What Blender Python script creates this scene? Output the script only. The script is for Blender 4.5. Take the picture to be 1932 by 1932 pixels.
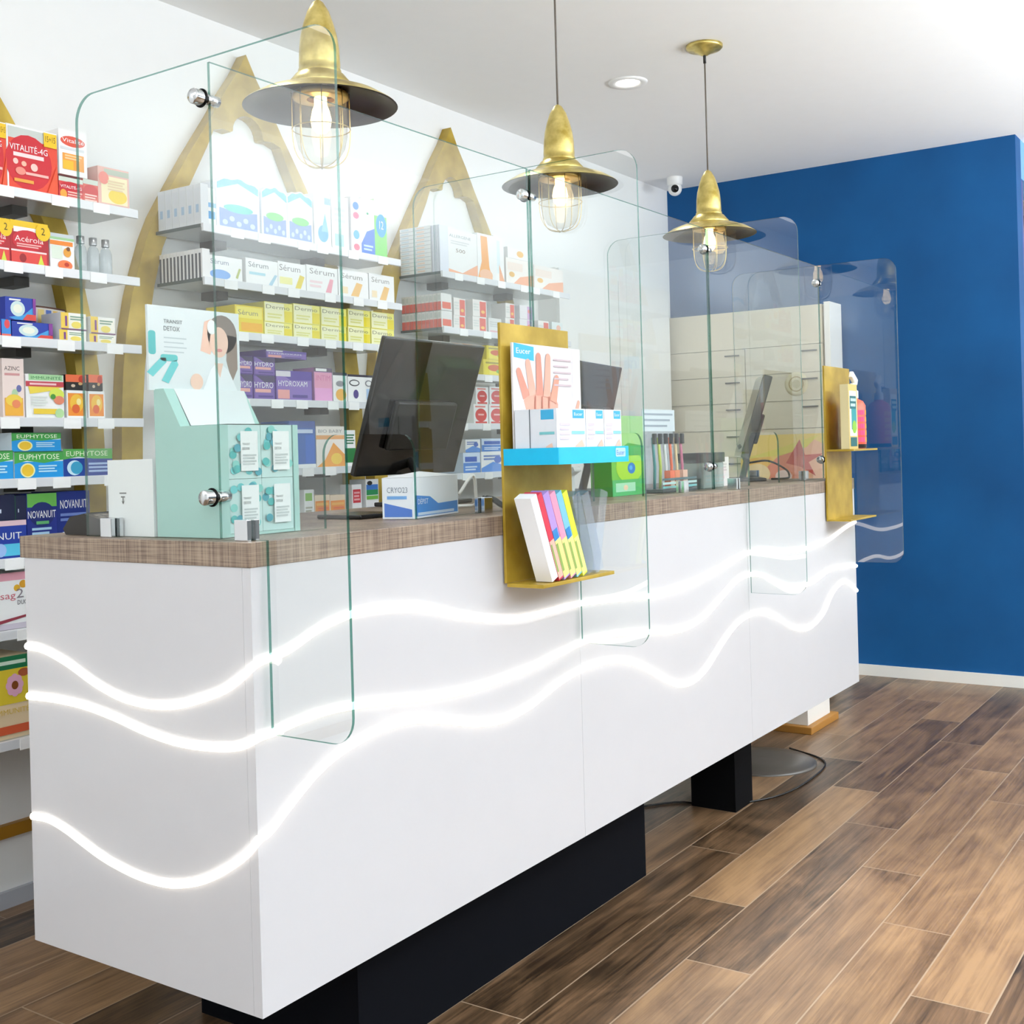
import bpy, bmesh, math, random
from mathutils import Vector, Matrix
random.seed(7)
for o in list(bpy.data.objects): bpy.data.objects.remove(o)
SC = bpy.context.scene
COL = SC.collection

# ------------------------------------------------------------------ camera
YAW, ROLL, FPX = 0.593712, -0.0277676, 2212.24
cam_d = bpy.data.cameras.new('camera'); cam = bpy.data.objects.new('camera', cam_d); COL.objects.link(cam)
cam_d.sensor_width = 36.0; cam_d.sensor_fit = 'HORIZONTAL'; cam_d.lens = 36.0*FPX/1932
cam_d.shift_y = -(966-852.14)/1932; cam_d.clip_start = 0.02; cam_d.clip_end = 60
_f = Vector((math.cos(YAW), math.sin(YAW), 0)); _r = Vector((math.sin(YAW), -math.cos(YAW), 0)); _u = Vector((0, 0, 1))
_c, _s = math.cos(ROLL), math.sin(ROLL)
_X = _r*_c + _u*_s; _Y = _r*(-_s) + _u*_c; _Z = -_f
cam.matrix_world = Matrix(((_X.x, _Y.x, _Z.x, -1.36694), (_X.y, _Y.y, _Z.y, -1.45266), (_X.z, _Y.z, _Z.z, 1.2), (0, 0, 0, 1)))
SC.camera = cam

# ------------------------------------------------------------------ light and exposure
w = bpy.data.worlds.new('world'); SC.world = w; w.use_nodes = True
bg = w.node_tree.nodes['Background']; bg.inputs[0].default_value = (0.88, 0.94, 1.0, 1); bg.inputs[1].default_value = 0.2
def area(name, loc, rot, sx, sy, power, col=(1, 1, 1)):
    l = bpy.data.lights.new(name, 'AREA'); l.shape = 'RECTANGLE'; l.size = sx; l.size_y = sy; l.energy = power; l.color = col
    o = bpy.data.objects.new(name, l); COL.objects.link(o); o.location = loc; o.rotation_euler = rot; return o
area('fill_down', (-1.6, -2.2, 2.6), (0, 0, 0), 1.6, 1.6, 4)  # added area fills below the ceiling for even light, no real panels
area('fill_down', (2.2, -2.6, 2.6), (0, 0, 0), 2.4, 1.2, 6)
area('fill_down', (-1.8, 0.6, 2.6), (0, 0, 0), 1.2, 1.2, 12)
area('fill_up', (-2.2, -3.0, 1.35), (math.pi, 0, 0), 2.4, 2.4, 225, (.85, .93, 1))  # added unseen fills aimed upward to brighten the ceiling
area('fill_up', (2.8, -3.6, 1.35), (math.pi, 0, 0), 4.4, 2.4, 570, (.85, .93, 1))
area('fill_back_wall', (-1.3, 1.3, 2.1), (math.pi-.25, 0, 0), 1.0, .2, 4, (.86, .93, 1))  # added unseen fill near the back wall, lifting the ceiling at left
def spot(loc, power, ang=110, blend=0.8, col=(1, .97, .92), size=.05):
    l = bpy.data.lights.new('downlight_and_fill', 'SPOT'); l.energy = power; l.spot_size = math.radians(ang); l.spot_blend = blend
    l.shadow_soft_size = size; l.color = col
    o = bpy.data.objects.new('downlight_and_fill', l); COL.objects.link(o); o.location = loc; return o
for p in [(0.6, .73, 2.62), (1.7, .73, 2.62), (2.762, .73, 2.62), (3.8, .73, 2.62)]: spot(p, 9)  # one sits at the built downlight; the rest are added, without fixtures
spot((1.5, -.8, 2.62), 150, 36, 1.0)  # added narrow spot standing in for the bright reflection on the floor
VS = SC.view_settings
VS.view_transform = 'Standard'; VS.look = 'None'; VS.gamma = 1.0; VS.use_curve_mapping = False
VS.exposure = 0.05

# ------------------------------------------------------------------ materials
def s2l(c):
    if isinstance(c, str):
        c = c.lstrip('#'); c = [int(c[i:i+2], 16)/255 for i in (0, 2, 4)]
    return tuple((x/12.92 if x <= .04045 else ((x+.055)/1.055)**2.4) for x in c)
_M = {}
def mat(color, rough=.45, metal=0.0, bump=0.0, coat=0.0):
    key = (str(color), rough, metal, bump, coat)
    if key in _M: return _M[key]
    m = bpy.data.materials.new('paint'); m.use_nodes = True; nt = m.node_tree; b = nt.nodes['Principled BSDF']
    c = s2l(color)
    b.inputs['Roughness'].default_value = rough; b.inputs['Metallic'].default_value = metal
    if rough >= .8: b.inputs['Specular IOR Level'].default_value = .12
    b.inputs['Coat Weight'].default_value = coat; b.inputs['Coat Roughness'].default_value = .05
    tc = nt.nodes.new('ShaderNodeTexCoord'); n = nt.nodes.new('ShaderNodeTexNoise'); n.inputs['Scale'].default_value = 14
    n.inputs['Detail'].default_value = 2
    nt.links.new(tc.outputs['Object'], n.inputs['Vector'])
    mx = nt.nodes.new('ShaderNodeMix'); mx.data_type = 'RGBA'
    mx.inputs[6].default_value = (*[x*.985 for x in c], 1); mx.inputs[7].default_value = (*[min(1, x*1.01) for x in c], 1)
    nt.links.new(n.outputs['Fac'], mx.inputs[0]); nt.links.new(mx.outputs[2], b.inputs['Base Color'])
    if bump:
        bp = nt.nodes.new('ShaderNodeBump'); bp.inputs['Strength'].default_value = bump; bp.inputs['Distance'].default_value = .002
        n2 = nt.nodes.new('ShaderNodeTexNoise'); n2.inputs['Scale'].default_value = 180
        nt.links.new(tc.outputs['Object'], n2.inputs['Vector'])
        nt.links.new(n2.outputs['Fac'], bp.inputs['Height']); nt.links.new(bp.outputs[0], b.inputs['Normal'])
    _M[key] = m; return m
def emis(color, strength):
    key = ('e', str(color), strength)
    if key in _M: return _M[key]
    m = bpy.data.materials.new('lit'); m.use_nodes = True; nt = m.node_tree; b = nt.nodes['Principled BSDF']
    c = s2l(color); b.inputs['Base Color'].default_value = (*c, 1); b.inputs['Emission Color'].default_value = (*c, 1)
    b.inputs['Emission Strength'].default_value = strength; _M[key] = m; return m
def glass(name, tint, ior=1.6, body=0.0, bodycol=(1, 1, 1)):
    if name in _M: return _M[name]
    m = bpy.data.materials.new(name); m.use_nodes = True; nt = m.node_tree; nt.nodes.clear()
    out = nt.nodes.new('ShaderNodeOutputMaterial'); tr = nt.nodes.new('ShaderNodeBsdfTransparent'); gl = nt.nodes.new('ShaderNodeBsdfGlossy')
    gl.inputs['Roughness'].default_value = 0.0; tr.inputs[0].default_value = (*tint, 1)
    fr = nt.nodes.new('ShaderNodeFresnel'); fr.inputs['IOR'].default_value = ior
    ge = nt.nodes.new('ShaderNodeNewGeometry'); iv = nt.nodes.new('ShaderNodeMath'); iv.operation = 'SUBTRACT'; iv.inputs[0].default_value = 1
    nt.links.new(ge.outputs['Backfacing'], iv.inputs[1])
    mu = nt.nodes.new('ShaderNodeMath'); mu.operation = 'MULTIPLY'
    nt.links.new(fr.outputs[0], mu.inputs[0]); nt.links.new(iv.outputs[0], mu.inputs[1])
    mx = nt.nodes.new('ShaderNodeMixShader'); nt.links.new(mu.outputs[0], mx.inputs[0]); nt.links.new(gl.outputs[0], mx.inputs[2])
    if body:
        df = nt.nodes.new('ShaderNodeBsdfDiffuse'); df.inputs[0].default_value = (*bodycol, 1)
        m2 = nt.nodes.new('ShaderNodeMixShader'); m2.inputs[0].default_value = body
        nt.links.new(tr.outputs[0], m2.inputs[1]); nt.links.new(df.outputs[0], m2.inputs[2]); nt.links.new(m2.outputs[0], mx.inputs[1])
    else: nt.links.new(tr.outputs[0], mx.inputs[1])
    nt.links.new(mx.outputs[0], out.inputs[0]); _M[name] = m; return m
PANE = glass('screen_glass', (.97, .985, .98), 1.85)
PANE2 = glass('partition_glass', (.97, .985, .98), 1.5)
EDGE = glass('glass_edge', (.17, .40, .34), 1.5, .15, (.05, .2, .16))
JAR = glass('jar_glass', (.93, .93, .91), 1.6, .06, (.9, .88, .8))
ACRY = glass('clear_acrylic', (.90, .93, .97), 1.6, .10, (.75, .85, .98))

def wood_floor():
    m = bpy.data.materials.new('wood_tile_floor'); m.use_nodes = True; nt = m.node_tree; N = nt.nodes; Lk = nt.links; b = N['Principled BSDF']
    def math_(op, a, c=None):
        n = N.new('ShaderNodeMath'); n.operation = op
        for i, v in enumerate((a, c)):
            if v is None: continue
            if isinstance(v, (int, float)): n.inputs[i].default_value = v
            else: Lk.new(v, n.inputs[i])
        return n.outputs[0]
    tc = N.new('ShaderNodeTexCoord'); sp = N.new('ShaderNodeSeparateXYZ'); Lk.new(tc.outputs['Object'], sp.inputs[0])
    X, Y = sp.outputs[0], sp.outputs[1]
    rr = math_('DIVIDE', math_('SUBTRACT', .125, Y), .165)
    row = math_('FLOOR', rr); fv = math_('FRACT', rr)
    u = math_('DIVIDE', math_('ADD', math_('SUBTRACT', X, .66), math_('MULTIPLY', row, .36)), 1.16)
    colm = math_('FLOOR', u); fu = math_('FRACT', u)
    ge = math_('MINIMUM', math_('MINIMUM', fv, math_('SUBTRACT', 1, fv)), math_('MULTIPLY', math_('MINIMUM', fu, math_('SUBTRACT', 1, fu)), 1.16/.165))
    grout = math_('LESS_THAN', ge, .011)
    cid = N.new('ShaderNodeCombineXYZ'); Lk.new(row, cid.inputs[0]); Lk.new(colm, cid.inputs[1])
    wn = N.new('ShaderNodeTexWhiteNoise'); wn.noise_dimensions = '2D'; Lk.new(cid.outputs[0], wn.inputs['Vector'])
    # grain coordinates shifted per plank
    off = N.new('ShaderNodeVectorMath'); off.operation = 'SCALE'; Lk.new(wn.outputs['Color'], off.inputs[0]); off.inputs['Scale'].default_value = 9
    ad = N.new('ShaderNodeVectorMath'); ad.operation = 'ADD'; Lk.new(tc.outputs['Object'], ad.inputs[0]); Lk.new(off.outputs[0], ad.inputs[1])
    mp = N.new('ShaderNodeMapping'); mp.inputs['Scale'].default_value = (1.1, 19, 1); Lk.new(ad.outputs[0], mp.inputs['Vector'])
    n1 = N.new('ShaderNodeTexNoise'); n1.inputs['Scale'].default_value = 1.6; n1.inputs['Detail'].default_value = 12; n1.inputs['Roughness'].default_value = .72; n1.inputs['Distortion'].default_value = .9
    Lk.new(mp.outputs[0], n1.inputs['Vector'])
    mp2 = N.new('ShaderNodeMapping'); mp2.inputs['Scale'].default_value = (2.2, 5, 1); Lk.new(ad.outputs[0], mp2.inputs['Vector'])
    n2 = N.new('ShaderNodeTexNoise'); n2.inputs['Scale'].default_value = 1.3; n2.inputs['Detail'].default_value = 5; n2.inputs['Distortion'].default_value = 1.6
    Lk.new(mp2.outputs[0], n2.inputs['Vector'])
    wv = N.new('ShaderNodeMapping'); wv.inputs['Scale'].default_value = (1.0, 60, 1); Lk.new(ad.outputs[0], wv.inputs['Vector'])
    n3 = N.new('ShaderNodeTexNoise'); n3.inputs['Scale'].default_value = 3; n3.inputs['Detail'].default_value = 4; Lk.new(wv.outputs[0], n3.inputs['Vector'])
    cr = N.new('ShaderNodeValToRGB'); e = cr.color_ramp.elements
    e[0].position = .34; e[0].color = (*s2l('#2f2216'), 1); e[1].position = .68; e[1].color = (*s2l('#9e7d5a'), 1)
    x = cr.color_ramp.elements.new(.43); x.color = (*s2l('#58432f'), 1); x = cr.color_ramp.elements.new(.53); x.color = (*s2l('#7b5f45'), 1)
    f = math_('ADD', math_('MULTIPLY', n1.outputs['Fac'], .46), math_('ADD', math_('MULTIPLY', n2.outputs['Fac'], .32), math_('MULTIPLY', n3.outputs['Fac'], .22)))
    f = math_('ADD', f, math_('MULTIPLY', math_('SUBTRACT', wn.outputs['Value'], .5), .2))
    Lk.new(f, cr.inputs[0])
    mx = N.new('ShaderNodeMix'); mx.data_type = 'RGBA'; Lk.new(grout, mx.inputs[0]); Lk.new(cr.outputs[0], mx.inputs[6]); mx.inputs[7].default_value = (*s2l('#a08a72'), 1)
    Lk.new(mx.outputs[2], b.inputs['Base Color']); b.inputs['Roughness'].default_value = .33
    bp = N.new('ShaderNodeBump'); bp.inputs['Strength'].default_value = .12; bp.inputs['Distance'].default_value = .003
    Lk.new(math_('SUBTRACT', f, grout), bp.inputs['Height']); Lk.new(bp.outputs[0], b.inputs['Normal'])
    return m
def worktop_mat():
    m = bpy.data.materials.new('grey_brown_weave_laminate'); m.use_nodes = True; nt = m.node_tree; N = nt.nodes; Lk = nt.links; b = N['Principled BSDF']
    tc = N.new('ShaderNodeTexCoord'); fs = []
    for sc in ((6, 6, 260), (140, 140, 5)):
        mp = N.new('ShaderNodeMapping'); mp.inputs['Scale'].default_value = sc; Lk.new(tc.outputs['Object'], mp.inputs[0])
        n = N.new('ShaderNodeTexNoise'); n.inputs['Scale'].default_value = 1.5; n.inputs['Detail'].default_value = 5; Lk.new(mp.outputs[0], n.inputs['Vector']); fs.append(n)
    a = N.new('ShaderNodeMath'); a.operation = 'ADD'; Lk.new(fs[0].outputs['Fac'], a.inputs[0]); Lk.new(fs[1].outputs['Fac'], a.inputs[1])
    cr = N.new('ShaderNodeValToRGB'); cr.color_ramp.elements[0].position = .38; cr.color_ramp.elements[0].color = (*s2l('#6d5b50'), 1)
    cr.color_ramp.elements[1].position = .62; cr.color_ramp.elements[1].color = (*s2l('#a6937f'), 1)
    h = N.new('ShaderNodeMath'); h.operation = 'MULTIPLY'; h.inputs[1].default_value = .5; Lk.new(a.outputs[0], h.inputs[0]); Lk.new(h.outputs[0], cr.inputs[0])
    Lk.new(cr.outputs[0], b.inputs['Base Color']); b.inputs['Roughness'].default_value = .42; return m
def gold_mat():
    m = bpy.data.materials.new('brushed_gold_paint'); m.use_nodes = True; nt = m.node_tree; N = nt.nodes; Lk = nt.links; b = N['Principled BSDF']
    tc = N.new('ShaderNodeTexCoord'); n = N.new('ShaderNodeTexNoise'); n.inputs['Scale'].default_value = 9; n.inputs['Detail'].default_value = 6
    Lk.new(tc.outputs['Object'], n.inputs['Vector']); cr = N.new('ShaderNodeValToRGB')
    cr.color_ramp.elements[0].position = .35; cr.color_ramp.elements[0].color = (*s2l('#a58822'), 1); cr.color_ramp.elements[1].position = .65; cr.color_ramp.elements[1].color = (*s2l('#c9aa42'), 1)
    Lk.new(n.outputs['Fac'], cr.inputs[0]); Lk.new(cr.outputs[0], b.inputs['Base Color']); b.inputs['Roughness'].default_value = .4; b.inputs['Metallic'].default_value = .25
    return m
def brass_mat():
    m = bpy.data.materials.new('aged_brass'); m.use_nodes = True; nt = m.node_tree; N = nt.nodes; Lk = nt.links; b = N['Principled BSDF']
    tc = N.new('ShaderNodeTexCoord'); n = N.new('ShaderNodeTexNoise'); n.inputs['Scale'].default_value = 22; n.inputs['Detail'].default_value = 7
    Lk.new(tc.outputs['Object'], n.inputs['Vector']); cr = N.new('ShaderNodeValToRGB')
    cr.color_ramp.elements[0].position = .3; cr.color_ramp.elements[0].color = (*s2l('#a8913f'), 1); cr.color_ramp.elements[1].position = .62; cr.color_ramp.elements[1].color = (*s2l('#e6d386'), 1)
    Lk.new(n.outputs['Fac'], cr.inputs[0]); Lk.new(cr.outputs[0], b.inputs['Base Color']); b.inputs['Roughness'].default_value = .3; b.inputs['Metallic'].default_value = .7
    return m
def blue_mat():
    m = bpy.data.materials.new('blue_wall_paint'); m.use_nodes = True; nt = m.node_tree; N = nt.nodes; Lk = nt.links; b = N['Principled BSDF']
    tc = N.new('ShaderNodeTexCoord'); n = N.new('ShaderNodeTexNoise'); n.inputs['Scale'].default_value = 2.5; n.inputs['Detail'].default_value = 6
    Lk.new(tc.outputs['Object'], n.inputs['Vector']); cr = N.new('ShaderNodeValToRGB')
    cr.color_ramp.elements[0].position = .3; cr.color_ramp.elements[0].color = (*s2l('#0c4c82'), 1); cr.color_ramp.elements[1].position = .7; cr.color_ramp.elements[1].color = (*s2l('#105892'), 1)
    Lk.new(n.outputs['Fac'], cr.inputs[0]); Lk.new(cr.outputs[0], b.inputs['Base Color']); b.inputs['Roughness'].default_value = .6; b.inputs['Specular IOR Level'].default_value = .25
    return m
FLOOR = wood_floor(); WTOP = worktop_mat(); GOLD = gold_mat(); BRASS = brass_mat(); BLUE = blue_mat()
WALLW = mat('#f3f3f1', .6); CEILW = mat('#f4f4f3', .8); WHITE = mat('#cccccf', .25, coat=.15); CHROME = mat('#d9dcdf', .12, 1.0)
BLACK = mat('#0d0c0b', .25); DARK = mat('#17140f', .4)

# ------------------------------------------------------------------ mesh helpers
_TXT = {}
def text_geo(s):
    if s in _TXT: return _TXT[s]
    cu = bpy.data.curves.new('t', 'FONT'); cu.body = s; cu.resolution_u = 2; cu.size = 1
    ob = bpy.data.objects.new('t', cu); COL.objects.link(ob)
    bpy.context.view_layer.update()
    me = ob.evaluated_get(bpy.context.evaluated_depsgraph_get()).to_mesh()
    vs = [v.co.copy() for v in me.vertices]; fs = [tuple(p.vertices) for p in me.polygons]
    ob.evaluated_get(bpy.context.evaluated_depsgraph_get()).to_mesh_clear()
    bpy.data.objects.remove(ob); bpy.data.curves.remove(cu)
    if vs:
        x0 = min(v.x for v in vs); x1 = max(v.x for v in vs); y0 = min(v.y for v in vs); y1 = max(v.y for v in vs)
        vs = [((v.x-x0)/(x1-x0), (v.y-y0)/(y1-y0)) for v in vs]
    _TXT[s] = (vs, fs); return _TXT[s]
class MB:
    def __init__(s): s.v = []; s.f = []; s.m = []; s.sm = []; s.mats = []
    def mi(s, m):
        if m not in s.mats: s.mats.append(m)
        return s.mats.index(m)
    def add(s, vs, fs, m, smooth=False):
        b = len(s.v); s.v += [tuple(v) for v in vs]; i = s.mi(m)
        for f in fs: s.f.append(tuple(b+k for k in f)); s.m.append(i); s.sm.append(smooth)
    def box(s, x0, x1, y0, y1, z0, z1, m, M=None):
        vs = [(x, y, z) for x in (x0, x1) for y in (y0, y1) for z in (z0, z1)]
        if M is not None: vs = [M @ Vector(v) for v in vs]
        s.add(vs, [(0, 1, 3, 2), (4, 6, 7, 5), (0, 4, 5, 1), (2, 3, 7, 6), (0, 2, 6, 4), (1, 5, 7, 3)], m); return s
    def prism(s, poly, axis, a, b, m, edge=None):
        n = len(poly)
        def P(p, t): return {'x': (t, p[0], p[1]), 'y': (p[0], t, p[1]), 'z': (p[0], p[1], t)}[axis]
        ar = sum(poly[i][0]*poly[(i+1) % n][1]-poly[(i+1) % n][0]*poly[i][1] for i in range(n))
        if ar < 0: poly = poly[::-1]
        fl = axis == 'y'
        vs = [P(p, a) for p in poly]+[P(p, b) for p in poly]
        A = tuple(range(n)); B = tuple(range(n, 2*n))
        s.add(vs, [A if fl else A[::-1], B[::-1] if fl else B], m)
        q = []
        for i in range(n):
            j = (i+1) % n; f = (i, j, n+j, n+i); q.append(f[::-1] if fl else f)
        s.add(vs, q, edge or m); return s
    def lathe(s, prof, c, m, n=32, M=None):
        vs = []; fs = []
        for r, z in prof:
            for k in range(n):
                a = 2*math.pi*k/n; vs.append(Vector((r*math.cos(a), r*math.sin(a), z)))
        if M is not None: vs = [M @ v for v in vs]
        vs = [v+Vector(c) for v in vs]
        for i in range(len(prof)-1):
            for k in range(n):
                k2 = (k+1) % n; fs.append((i*n+k, i*n+k2, (i+1)*n+k2, (i+1)*n+k))
        s.add(vs, fs, m, True)
        return s
    def tube(s, pts, r, m, n=8, closed=False, flat=1.0):
        pts = [Vector(p) for p in pts]; N = len(pts); vs = []; fs = []; ref = None
        for i in range(N):
            a = pts[(i-1) % N] if (closed or i > 0) else pts[i]; b = pts[(i+1) % N] if (closed or i < N-1) else pts[i]
            t = (b-a).normalized()
            if ref is None: ref = Vector((0, 0, 1)) if abs(t.z) < .9 else Vector((1, 0, 0))
            u = t.cross(ref).normalized(); w_ = u.cross(t).normalized(); ref = w_
            for k in range(n):
                an = 2*math.pi*k/n; vs.append(pts[i]+u*(r*flat*math.cos(an))+w_*(r*math.sin(an)))
        for i in range(N if closed else N-1):
            i2 = (i+1) % N
            for k in range(n):
                k2 = (k+1) % n; fs.append((i*n+k, i*n+k2, i2*n+k2, i2*n+k))
        if not closed: fs += [tuple(range(n))[::-1], tuple(range((N-1)*n, N*n))]
        s.add(vs, fs, m, True); return s
    def ball(s, c, r, m, sc=(1, 1, 1), n=14):
        prof = [(max(1e-4, math.sin(math.pi*i/n))*r, -math.cos(math.pi*i/n)*r) for i in range(n+1)]
        return s.lathe([(a, b) for a, b in prof], c, m, n*2, Matrix.Diagonal((*sc, 1)))
    # flat print on a plane: o origin, ux/uz unit vectors, off = outward normal offset
    def patch(s, pts, o, ux, uz, nrm, off, m):
        n = len(pts); vs = [o+ux*p[0]+uz*p[1]+nrm*off for p in pts]
        if (vs[1]-vs[0]).cross(vs[2]-vs[0]).dot(nrm) < 0: vs = vs[::-1]
        s.add(vs, [tuple(range(n))], m)
    def text(s, t, x, z, w, h, o, ux, uz, nrm, off, m):
        vs, fs = text_geo(t)
        if not vs: return
        s.add([o+ux*(x+v[0]*w)+uz*(z+v[1]*h)+nrm*off for v in vs], fs, m)
    def build(s, name, parent=None, loc=None, bevel=0, mats=None):
        me = bpy.data.meshes.new(name)
        og = Vector(parent_origin(parent)) if parent is not None else Vector(loc or (0, 0, 0))
        me.from_pydata([tuple(Vector(v)-og) for v in s.v], [], s.f)
        for m in s.mats: me.materials.append(m)
        me.polygons.foreach_set('material_index', s.m); me.polygons.foreach_set('use_smooth', s.sm); me.update()
        o = bpy.data.objects.new(name, me); COL.objects.link(o)
        if parent is not None: o.parent = parent; o['_org'] = tuple(og)
        else: o.location = og; o['_org'] = tuple(og)
        if bevel:
            bv = o.modifiers.new('bevel', 'BEVEL'); bv.width = bevel; bv.segments = 2; bv.limit_method = 'ANGLE'
        return o
def parent_origin(p): return p['_org']
def thing(name, label, cat, loc, group=None):
    o = bpy.data.objects.new(name, None); COL.objects.link(o); o.location = loc; o['_org'] = tuple(loc); o.empty_display_size = .05
    return tag(o, label, cat, group)
def tag(o, label, cat, group=None, kind=None):
    if label: o['label'] = label
    if cat: o['category'] = cat
    if group: o['group'] = group
    if kind: o['kind'] = kind
    return o
def struct(o): o['kind'] = 'structure'; return o
def box(name, x0, x1, y0, y1, z0, z1, m, parent=None, bevel=0):
    return MB().box(x0, x1, y0, y1, z0, z1, m).build(name, parent, ((x0+x1)/2, (y0+y1)/2, z0), bevel)
def smooth(pts, n=6):
    out = []; P_ = [Vector(p) for p in pts]; P_ = [P_[0]*2-P_[1]]+P_+[P_[-1]*2-P_[-2]]
    for i in range(1, len(P_)-2):
        for k in range(n):
            t = k/n; a, b, c, d = P_[i-1:i+3]
            out.append(.5*((2*b)+(c-a)*t+(2*a-5*b+4*c-d)*t*t+(-a+3*b-3*c+d)*t**3))
    out.append(P_[-2]); return out
def rrect(u0, v0, u1, v1, r, corners=(1, 1, 1, 1), n=6):
    out = []
    for k, (cx, cy, a0) in enumerate([(u0+r, v0+r, 180), (u1-r, v0+r, 270), (u1-r, v1-r, 0), (u0+r, v1-r, 90)]):
        if corners[k]:
            for i in range(n+1):
                a = math.radians(a0+90*i/n); out.append((cx+r*math.cos(a), cy+r*math.sin(a)))
        else: out.append([(u0, v0), (u1, v0), (u1, v1), (u0, v1)][k])
    return out
def ell(cu, cv, ru, rv, n=20): return [(cu+ru*math.cos(2*math.pi*i/n), cv+rv*math.sin(2*math.pi*i/n)) for i in range(n)]

LEDS = 4.0
WAVES = [
  ([(0.63, 0.846), (0.571, 0.842), (0.497, 0.822), (0.418, 0.792), (0.343, 0.772), (0.269, 0.766), (0.198, 0.772), (0.129, 0.79), (0.062, 0.815), (-0.0, 0.843)], [(0.077, 0.869), (0.156, 0.895), (0.24, 0.91), (0.314, 0.912), (0.393, 0.905), (0.475, 0.891), (0.562, 0.868), (0.655, 0.848), (0.744, 0.835), (0.839, 0.828), (1.062, 0.83), (1.24, 0.819), (1.432, 0.805), (1.589, 0.807), (1.76, 0.817), (1.947, 0.844), (2.075, 0.86), (2.192, 0.863), (2.375, 0.843), (2.579, 0.833), (2.798, 0.839), (3.039, 0.877), (3.116, 0.89)]),
  ([(0.631, 0.748), (0.55, 0.75), (0.452, 0.746), (0.359, 0.733), (0.271, 0.716), (0.187, 0.707), (0.105, 0.709), (0.04, 0.718), (-0.001, 0.731)], [(0.047, 0.738), (0.098, 0.744), (0.178, 0.747), (0.262, 0.741), (0.353, 0.73), (0.45, 0.718), (0.555, 0.708), (0.668, 0.706), (0.769, 0.709), (0.833, 0.711), (0.945, 0.723), (1.064, 0.736), (1.191, 0.734), (1.328, 0.722), (1.529, 0.695), (1.635, 0.691), (1.752, 0.705), (1.878, 0.745), (1.983, 0.781), (2.079, 0.793), (2.191, 0.783), (2.293, 0.754), (2.414, 0.723), (2.543, 0.707), (2.682, 0.711), (2.835, 0.733), (2.99, 0.733), (3.127, 0.719)]),
  ([(0.625, 0.513), (0.572, 0.515), (0.521, 0.505), (0.471, 0.489), (0.423, 0.474), (0.376, 0.463), (0.306, 0.453), (0.239, 0.452), (0.194, 0.459), (0.151, 0.471), (0.109, 0.489), (0.068, 0.512), (0.027, 0.54), (0.002, 0.559)], [(0.027, 0.574), (0.07, 0.602), (0.109, 0.626), (0.146, 0.646), (0.202, 0.666), (0.29, 0.681), (0.367, 0.685), (0.448, 0.676), (0.534, 0.655), (0.626, 0.631), (0.724, 0.619), (0.829, 0.628), (0.904, 0.646), (0.979, 0.662), (1.06, 0.671), (1.145, 0.672), (1.231, 0.665), (1.323, 0.643), (1.42, 0.604), (1.521, 0.56), (1.595, 0.537), (1.684, 0.535), (1.768, 0.557), (1.869, 0.607), (1.974, 0.649), (2.083, 0.667), (2.208, 0.661), (2.33, 0.627), (2.438, 0.584), (2.532, 0.56), (2.637, 0.555), (2.766, 0.585), (2.862, 0.643), (2.96, 0.671), (3.059, 0.664), (3.138, 0.623)]),
]
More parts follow.
